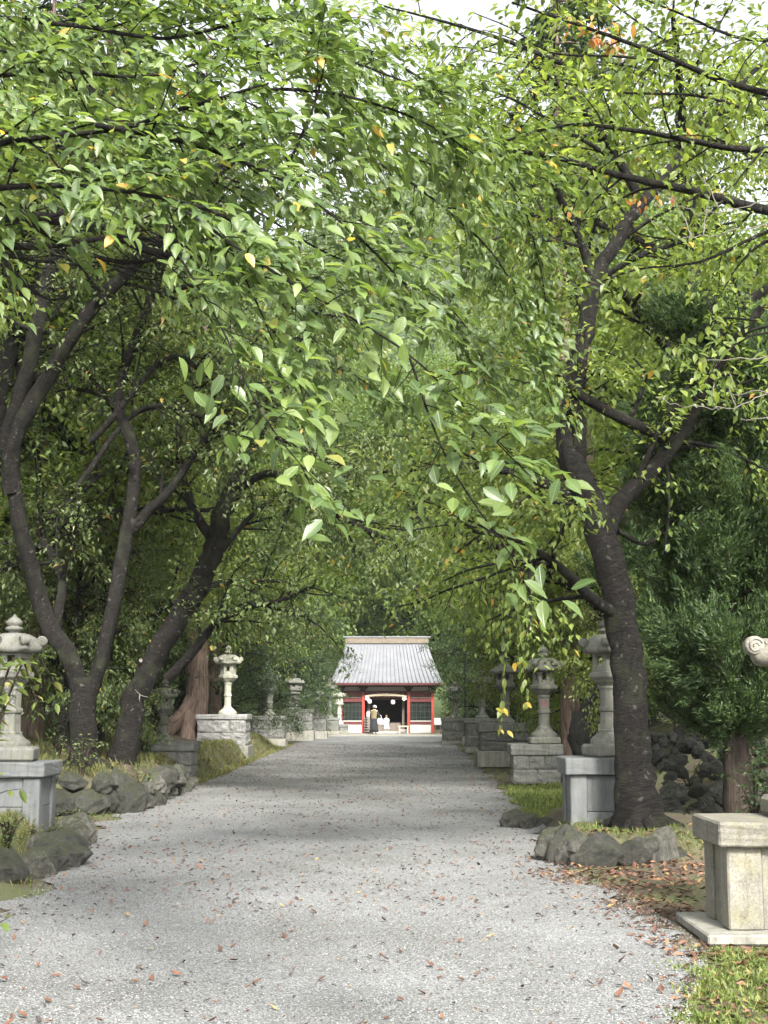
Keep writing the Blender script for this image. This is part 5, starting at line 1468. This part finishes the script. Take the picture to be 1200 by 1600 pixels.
for x in posts:
    br = sb_('bracket', (x, -.08, 2.6), (.36, .3, .1), 'dark_wood')
    sb_('bracket_arm', (0, -.1, .11), (.55, .12, .1), 'dark_red', br)
    sb_('bracket_foot', (0, 0, -.1), (.22, .2, .1), 'dark_wood', br)
# carved beam and straw rope over the middle bay
T = Tubes()
xs = np.linspace(-1.25, 1.25, 26)
T.add(np.stack([xs, np.full(26, -.16), 2.28 - .1 * (xs / 1.25) ** 2 + .012 * np.sin(xs * 26)], 1), .05 + .035 * np.cos(xs / 1.25 * 1.4), 8, .12)
link('straw_rope', T.mesh('straw_rope', M['straw']), None, S)
sb_('carved_beam', (0, 0, 2.16), (2.5, .16, .13), 'dark_red')
sb_('lintel', (0, .3, 2.02), (2.55, .08, .05), 'grey_wood')
# interior
sb_('back_wall', (0, 4.0, 1.5), (5.8, .12, 3.0), 'dark_wood')
for s in (-1, 1):
    sb_('side_wall', (2.75 * s + .05, 2.05, 1.4), (.1, 3.8, 2.7), 'dark_wood')
    sb_('inner_screen', (1.3 * s, 1.6, 1.5), (.1, 1.8, 2.4), 'dark_wood')
    sb_('inner_post', (1.05 * s, .9, 1.3), (.16, .16, 2.5), 'grey_wood')
sb_('ceiling', (0, 2.0, 2.75), (5.6, 3.8, .06), 'dark_wood')
sb_('floor', (0, 2.6, .55), (5.4, 2.6, .12), 'grey_wood')
for k in range(4):
    sb_('step', (0, .62 + .24 * k, .11 + .115 * k), (2.2, .26, .11), 'grey_wood')
sb_('doorstep', (0, .1, .05), (2.5, .3, .1), 'plaster')
# hanging paper lanterns, banners
for x, z, r in ((-.98, 1.88, .13), (.42, 1.84, .13)):
    o = link('paper_lantern', lathe_mesh('paper_lantern', [(r * .45, -r), (r * .85, -r * .7), (r, 0), (r * .85, r * .7), (r * .45, r)], 14, M['white_paper'], 0, True), None, S)
    o.location = (x, -.15, z)
for x, rz in ((-1.12, .5), (1.1, -.5)):
    o = sb_('paper_streamer', (x, -.2, 2.05), (.22, .02, .2), 'white_paper'); o.rotation_euler.y = rz
# roof: standing-seam panels on a hipped gable
ew, rw, ez, rzz, ey, ry = 3.35, 2.5, 2.98, 5.55, -.95, 3.2
def rp(u, t, up=0.0):
    w = ew + (rw - ew) * t
    return Vector((.05 + u * w, ey + (ry - ey) * t, ez + (rzz - ez) * (t * .82 + .18 * t * t) + up))
NP = 26
for i in range(NP):
    u0, u1 = -1 + 2 * i / NP, -1 + 2 * (i + 1) / NP
    bm = bmesh.new(); prev = None
    for k in range(7):
        t = k / 6
        a, b_ = rp(u0, t), rp(u1, t)
        w = .03 / max((b_ - a).length, .01)
        row = [bm.verts.new(a), bm.verts.new(a.lerp(b_, .001) + Vector((0, -.02, .09))), bm.verts.new(a.lerp(b_, w) + Vector((0, -.02, .09))), bm.verts.new(a.lerp(b_, w)), bm.verts.new(b_)]
        if prev:
            for j in range(4): bm.faces.new((prev[j], prev[j + 1], row[j + 1], row[j]))
        prev = row
    link('roof_panel', bm_mesh('roof_panel', bm, M['roof_metal']), None, S)
bm = bmesh.new()
vs_ = [bm.verts.new(v) for v in (rp(-1, 0, -.14), rp(1, 0, -.14), rp(1, 1, -.14), rp(-1, 1, -.14), Vector((ew, 2 * ry - ey, ez - .14)), Vector((-ew, 2 * ry - ey, ez - .14)))]
bm.faces.new((vs_[0], vs_[1], vs_[2], vs_[3])); bm.faces.new((vs_[3], vs_[2], vs_[4], vs_[5])); bm.faces.new((vs_[1], vs_[4], vs_[2])); bm.faces.new((vs_[0], vs_[3], vs_[5]))
link('roof_soffit', bm_mesh('roof_soffit', bm, M['roof_trim']), None, S)
sb_('eave_board', (.05, ey + .02, ez - .06), (ew * 2, .1, .1), 'dark_red')
sb_('ridge', (.05, ry, rzz + .12), (rw * 2 + .2, .5, .36), 'roof_trim')
sb_('ridge_cap', (.05, ry, rzz + .34), (rw * 2 + .5, .62, .08), 'roof_metal')
for k in range(24):
    o = sb_('rafter_end', (-3.2 + k * .28, ey + .3, ez - .13), (.07, .5, .08), 'dark_red')
# things around the shrine front
o = empty('offering_stand', (SX + 1.05, SY - .7, SZ), 0, 'small pale wooden stand by the right middle post of the shrine', 'stand')
box('top', (0, 0, .42), (.62, .4, .07), M['straw'], o)
for sx_ in (-.24, .24):
    for sy_ in (-.14, .14): box('leg', (sx_, sy_, .19), (.07, .07, .38), M['plaster'], o)
box('lower_board', (0, 0, .2), (.5, .3, .04), M['plaster'], o)
o = empty('notice_stand', (SX - 1.05, SY - .35, SZ), 0, 'rack with a white notice by the left middle post of the shrine', 'notice stand')
for k in range(6): box('rack_board', (0, 0, .12 + .15 * k), (.46, .2, .06), M['grey_wood'], o)
for sx_ in (-.24, .24): box('upright', (sx_, .02, .5), (.04, .05, 1.0), M['grey_wood'], o)
box('notice', (.12, -.05, 1.12), (.42, .03, .3), M['white_paper'], o)
o = empty('sign_board', (P(684, 1132, 84).x, 84, SZ), 0, 'small white sign board right of the shrine', 'sign')
box('board', (0, 0, .72), (.42, .03, .4), M['white_paper'], o)
for sx_ in (-.15, .15): box('post', (sx_, .03, .3), (.04, .04, .6), M['grey_wood'], o)
shrub((P(692, 1120, 82).x + .3, 82.5, 0), .8, 1.6, 500, .15, M['grass'], 'bright yellow-green bush beside the shrine on the right')

# ------------------------------------------------------------------ people
def skin_body(name, verts, edges, radii, mat, parent, sub=2):
    me = bpy.data.meshes.new(name)
    me.from_pydata(verts, edges, [])
    o = bpy.data.objects.new(name, me); COL.objects.link(o)
    md = o.modifiers.new('skin', 'SKIN')
    for v, r in zip(me.skin_vertices[0].data, radii): v.radius = (r, r)
    me.skin_vertices[0].data[0].use_root = True
    o.modifiers.new('sub', 'SUBSURF').levels = sub
    dg = bpy.context.evaluated_depsgraph_get()
    m2 = bpy.data.meshes.new_from_object(o.evaluated_get(dg))
    bpy.data.objects.remove(o)
    m2.name = name; m2.materials.clear(); m2.materials.append(mat)
    m2.polygons.foreach_set('use_smooth', [True] * len(m2.polygons))
    return link(name, m2, None, parent)

def person(loc, rz, H, label, top_m, bottom_m, skirt, hat=None, hair=None, lean=.0, bag=False, dress=False):
    s = H / 1.65
    root = empty('person', loc, rz, label, 'person')
    L_ = lean
    V = [(0, 0, .9), (0, L_ * .3, 1.12), (0, L_ * .7, 1.36), (0, L_, 1.45), (0, L_ * 1.15, 1.55),
         (-.17, L_ * .7, 1.36), (-.24, L_ * .8, 1.1), (-.25, L_ + .1, .87), (-.25, L_ + .13, .79),
         (.17, L_ * .7, 1.36), (.25, L_ + .06, 1.14), (.28, L_ + .22, .98), (.29, L_ + .3, .94),
         (-.09, 0, .84), (-.1, .02, .46), (-.1, -.02, .08), (-.1, .12, .04),
         (.09, 0, .84), (.1, .06, .46), (.1, .0, .08), (.1, .14, .04)]
    E = [(0, 1), (1, 2), (2, 3), (3, 4), (2, 5), (5, 6), (6, 7), (7, 8), (2, 9), (9, 10), (10, 11), (11, 12), (0, 13), (13, 14), (14, 15), (15, 16), (0, 17), (17, 18), (18, 19), (19, 20)]
    Rr = [.135, .13, .13, .055, .055, .06, .045, .035, .03, .06, .045, .035, .03, .085, .06, .045, .035, .085, .06, .045, .035]
    V = [tuple(c * s for c in v) for v in V]; Rr = [r * s for r in Rr]
    skin_body('body', V, E, Rr, M['skin'], root)
    hd = link('head', lathe_mesh('head', [(0, -.11 * s), (.05 * s, -.1 * s), (.075 * s, -.04 * s), (.082 * s, .03 * s), (.07 * s, .08 * s), (.04 * s, .11 * s), (0, .118 * s)], 14, M['skin'], 0, True), None, root)
    hd.location = (0, L_ * s * 1.25, 1.56 * s)
    ns = link('nose', rock_mesh(3, False, M['skin']), None, hd); ns.scale = (.03 * s, .04 * s, .04 * s); ns.location = (0, .085 * s, -.01 * s)
    for ex in (-1, 1):
        e_ = link('ear', rock_mesh(4, False, M['skin']), None, hd); e_.scale = (.02 * s, .04 * s, .06 * s); e_.location = (ex * .083 * s, 0, 0)
    hm = link('hair', lathe_mesh('hair', [(.06 * s, -.1 * s), (.09 * s, -.05 * s), (.097 * s, .02 * s), (.088 * s, .08 * s), (.05 * s, .12 * s), (0, .13 * s)], 14, hair or M['hair_dark'], 0, True), None, hd)
    hm.location = (0, -.02 * s, .005 * s)
    if hat:
        h_ = link('hat', lathe_mesh('hat', [(.145 * s, .02 * s), (.14 * s, .03 * s), (.105 * s, .035 * s), (.1 * s, .1 * s), (.06 * s, .14 * s), (0, .145 * s)], 18, hat, 0, True), None, hd)
        h_.rotation_euler.x = -.15
    # garments
    prof = [(.19, .82), (.185, .95), (.18, 1.1), (.2, 1.27), (.185, 1.36), (.11, 1.42), (.07, 1.45)]
    def garment(name, prof, mat, squash=.68, seg=20, fold=.0, lean_=True):
        me = lathe_mesh(name, [(r * s, z * s) for r, z in prof], seg, mat, 0, True)
        for v in me.vertices:
            a = math.atan2(v.co.y, v.co.x)
            k = 1 + fold * math.sin(a * 7) * max(0, 1 - v.co.z / (s * .9))
            v.co.x *= k; v.co.y *= squash * k
            if lean_: v.co.y += L_ * s * max(0, (v.co.z / s - .85)) * 1.3
        return link(name, me, None, root)
    if dress:
        garment('dress', [(.27, .42), (.25, .55), (.19, .82), (.165, .98), (.18, 1.2), (.18, 1.34), (.1, 1.42), (.065, 1.45)], top_m, .75, 20, .06)
    else:
        garment('top', prof, top_m)
        if skirt:
            garment('skirt', [(.27, .12), (.26, .3), (.23, .6), (.195, .86), (.18, .93)], bottom_m, .75, 28, .06, False)
    T = Tubes()
    for k in ((5, 6, 7), (9, 10, 11)):
        p = np.array([V[i] for i in k]); T.add(catmull([tuple(q) for q in p], .05), np.linspace(.075 * s, .052 * s, len(catmull([tuple(q) for q in p], .05))), 10)
    link('sleeve', T.mesh('sleeve', top_m if dress else M['cloth_black']), None, root)
    for j in ((14, 15, 16), (18, 19, 20)):
        o = link('shoe', rock_mesh(5, True, M['cloth_black'] if not dress else M['cloth_white']), None, root)
        a, b_ = V[j[1]], V[j[2]]
        o.location = ((a[0] + b_[0]) / 2, (a[1] + b_[1]) / 2 + .02, .045 * s); o.scale = (.1 * s, .26 * s, .1 * s)
    return root
pa = G(584, 1147.2, .055)
person((pa.x, pa.y, .055), -.35, 1.6, 'adult with white hat, olive top and long black skirt, seen from behind', M['cloth_olive'], M['cloth_black'], True, M['cloth_white'], None, .12)
pc = G(604, 1146.6, .055)
person((pc.x, pc.y, .055), .3, 1.06, 'small child in a white dress standing right of the adult', M['cloth_white'], M['cloth_white'], False, None, M['hair_brown'], .06, dress=True)
o = empty('white_bag', (pa.x + .36, pa.y + .22, .62), .2, 'white bag held at the side of the adult in black', 'bag')
link('body', box_mesh('body', .3, .16, .34, M['cloth_white'], .05, wear=.012), None, o)
T = Tubes(); T.add(catmull([(-.09, 0, .32), (-.05, 0, .5), (.05, 0, .5), (.09, 0, .32)], .03), np.full(len(catmull([(-.09, 0, .32), (-.05, 0, .5), (.05, 0, .5), (.09, 0, .32)], .03)), .012), 6)
link('handle', T.mesh('handle', M['cloth_white']), None, o)

# ------------------------------------------------------------------ gravel, grass, litter
n = 95000
yy = 6.6 + 11 * RNG.random(n) ** 1.7
xx = RNG.uniform(-4.0, 2.1, n)
ok = (xx > xl(yy) - .05) & (xx < xr(yy) + .08) & (np.abs(xx) < yy * .36)
xx, yy = xx[ok], yy[ok]; n = len(xx)
tv = np.array([[1, 0, 0], [-1, 0, 0], [0, 1, 0], [0, -1, 0], [0, 0, .45], [0, 0, -.45]]) * .5
tf = np.array([[0, 2, 4], [2, 1, 4], [1, 3, 4], [3, 0, 4]])
sz = RNG.uniform(.005, .0125, n)
V = tv[None] * sz[:, None, None] * RNG.uniform(.7, 1.3, (n, 1, 3)) + RNG.normal(0, .0016, (n, 6, 3))
a = RNG.uniform(0, 6.28, n); ca, sa = np.cos(a)[:, None], np.sin(a)[:, None]
V = np.stack([V[..., 0] * ca - V[..., 1] * sa, V[..., 0] * sa + V[..., 1] * ca, V[..., 2]], -1)
pz = np.maximum(.024 + .008 * wob(xx, yy, 1.1, 2.0), hgt(xx, yy) + .002)
V += np.stack([xx, yy, pz], 1)[:, None]
me = mesh_np('gravel_stones', V.reshape(-1, 3), (tf[None] + (np.arange(n) * 6)[:, None, None]).reshape(-1, 3), M['pebble'], False, None, np.repeat(RNG.random(n), 4))
tag(link('gravel_stones', me), 'loose pale grey gravel covering the near path', 'gravel', kind='stuff')

def grass(name, xs, ys, hgt_, mat, label, per=1, lean=.5, width=.07):
    n = len(xs)
    z = hgt(xs, ys)
    p = np.stack([xs, ys, z], 1)
    d = unit(np.array([0, 0, 1.0]) + RNG.normal(0, lean, (n, 3)) * [1, 1, .3])
    tm = (np.array([[-width, 0, 0], [width, 0, 0], [-width * .8, .55, .04], [width * .8, .55, .04], [0, 1, .22]]), np.array([[0, 1, 3], [0, 3, 2], [2, 3, 4]]))
    me = leaves_mesh(name, p, d, rand_dir(n), hgt_ * RNG.uniform(.5, 1.3, n), mat, tm)
    return tag(link(name, me), label, 'grass', kind='stuff')
def scatter(n, x0, x1, y0, y1, keep):
    x = RNG.uniform(x0, x1, n); y = RNG.uniform(y0, y1, n)
    k = keep(x, y); return x[k], y[k]
nz = lambda x, y, s=1.0, q=0: wob(x, y, 2.1 * s, q) + .5 * wob(x, y, 6.3 * s, q + 2)
x, y = scatter(44000, 1.2, 4.2, 5.5, 9.75, lambda x, y: (RNG.random(len(x)) < .35 + .6 * np.clip(nz(x, y, 1.3, 8) + .4, 0, 1)) & (x > xr(y) - .08 + .22 * nz(x, y)) & ~((x > 2.13) & (y > r1y - .02)))
grass('grass', x, y, np.full(len(x), .048), M['grass'], 'bright short grass in the right foreground corner', lean=1.1, width=.12)
x, y = scatter(9000, 1.9, 3.3, 20.5, 29, lambda x, y: (x > xr(y) + .05 + .15 * nz(x, y)))
grass('grass', x, y, np.full(len(x), .10), M['grass'], 'patch of grass between the right lantern plinths', width=.09)
x, y = scatter(9000, -5.4, -3.3, 13.2, 18.6, lambda x, y: (x < xl(y) - .2 + .1 * nz(x, y)) & (nz(x, y, 1, 3) > -.5))
grass('grass', x, y, np.full(len(x), .10), M['grass_dry'], 'tufts of grass on the bank at the left edge', width=.05)
x, y = scatter(16000, -10, -4.2, 22.4, 40, lambda x, y: (x < xl(y) - .3) & (nz(x, y, .6, 5) > -.4))
grass('grass', x, y, np.full(len(x), .13), M['grass_dry'], 'thin mossy grass on the bank behind the forked tree', width=.09)
x, y = scatter(26000, -5.2, 5.0, 11, 75, lambda x, y: (((x < xl(y) + .12) & (x > xl(y) - .5)) | ((x > xr(y) - .1) & (x < xr(y) + .7))) & (nz(x, y, 1, 7) > .15) & ~((y < 14.6) & (x > 0)))
grass('grass', x, y, np.full(len(x), .085), M['grass'], 'ragged grass fringe along both edges of the path', width=.07)
x, y = scatter(9000, -5.6, -3.9, 28, 60, lambda x, y: (x < xl(y) + .1) & (x > xl(y) - 1.3) & (nz(x, y, .8, 11) > -.55))
grass('grass', x, y, np.full(len(x), .11), M['grass_dry'], 'weedy strip of grass at the foot of the left plinths', width=.1)
x, y = scatter(2500, 1.85, 3.3, 14.9, 17.5, lambda x, y: (x > xr(y) + .3) & (nz(x, y, 1, 4) > -.1))
grass('grass', x, y, np.full(len(x), .06), M['grass'], 'thin grass on the mound under the leaning cherry')

# fallen leaves: the largest as things of their own, the rest as one litter
def dead_leaf_mesh(seed, mat):
    v, f = leaf_hi(.24 + .03 * (seed % 3), -.25 - .12 * (seed % 3), .1 + .05 * (seed % 2))
    v = v.copy(); v[:, 1] -= .5; v[:, 2] -= v[:, 2].min()
    rn = np.random.default_rng(seed); v[:, 2] += rn.uniform(0, .09, len(v)); v[:, 0] += .1 * np.sin(v[:, 1] * 3 + seed)
    return mesh_np('fallen_leaf', v, f, mat, True, None, np.full(len(f), rn.random()))
kinds = [('dead_brown', 'dull brown dead leaf lying on the gravel', .42), ('dead_red', 'rust-red fallen leaf lying on the gravel', .27), ('dead_yellow', 'yellow fallen leaf lying on the gravel', .1), ('dead_black', 'blackened curled leaf lying on the gravel', .21)]
DL = {k: [dead_leaf_mesh(i + 10 * j, M[k]) for i in range(4)] for j, (k, _, _) in enumerate(kinds)}
cnt = 0
fl = random.Random(3)
while cnt < 300:
    y = 7.3 + 9.5 * fl.random() ** 1.25
    x = fl.uniform(-.285 * y, .3 * y)
    if x < xl(y) + .05 or x > xr(y) + .1: continue
    r = fl.random(); acc = 0
    for k, lb, w in kinds:
        acc += w
        if r <= acc: break
    o = link('fallen_leaf', fl.choice(DL[k]), None, None)
    s = fl.uniform(.028, .07) * (1.0 if k != 'dead_black' else .75)
    o.scale = (s * fl.uniform(.7, 1.1), s, s * fl.uniform(.7, 1.5))
    o.location = (x, y, path_z(x, y) + .006)
    o.rotation_euler = (fl.uniform(-.25, .25), fl.uniform(-.25, .25), fl.uniform(0, 6.28))
    tag(o, lb, 'fallen leaf', 'fallen leaves on the gravel')
    cnt += 1
def litter(x, y, label, smin=.035, smax=.09, on_path=False, name='leaf_litter'):
    n = len(x)
    z = (np.maximum(.026 + .008 * wob(x, y, 1.1, 2.0), hgt(x, y) + .006) if on_path else hgt(x, y) + .012)
    d = unit(RNG.normal(0, 1, (n, 3)) * [1, 1, .22])
    me = leaves_mesh(name, np.stack([x, y, z + RNG.uniform(0, .012, n)], 1), d, unit(np.array([0, 0, 1.0]) + RNG.normal(0, .3, (n, 3))), RNG.uniform(smin, smax, n), M['litter'])
    return tag(link(name, me), label, 'leaf litter', kind='stuff')
x, y = scatter(34000, -4.3, 3.0, 11, 62, lambda x, y: (x > xl(y)) & (x < xr(y)) & (RNG.random(len(x)) < .28 + .4 * np.clip(nz(x, y, .4, 2), 0, 1)))
litter(x, y, 'small dead leaves scattered over the far gravel', .025, .065, True)
x, y = scatter(5200, -3.8, 2.2, 6.8, 15, lambda x, y: (x > xl(y)) & (x < xr(y)) & (RNG.random(len(x)) < .25 + .5 * np.clip(nz(x, y, .5, 6), 0, 1)))
litter(x, y, 'small dark leaf fragments strewn on the near gravel', .01, .034, True)
x, y = scatter(5200, 1.3, 4.6, 9.4, 15.6, lambda x, y: (x > xr(y) - .35 + .25 * nz(x, y)) & ~((x > 2.0) & (y < 10.9) & (y > r1y - .05)))
litter(x, y, 'brown leaf litter between the near plinth and the rock-edged mound')
x, y = scatter(700, 1.2, 3.4, 6.6, 9.7, lambda x, y: (x > xr(y) - .25))
litter(x, y, 'dead leaves caught in the grass of the right foreground corner')
x, y = scatter(9000, -9, 6, 13, 40, lambda x, y: ((x < xl(y) + .15) | (x > xr(y) - .25)) & (nz(x, y, .8, 9) > -.1))
litter(x, y, 'dead leaves on the banks beside the path')
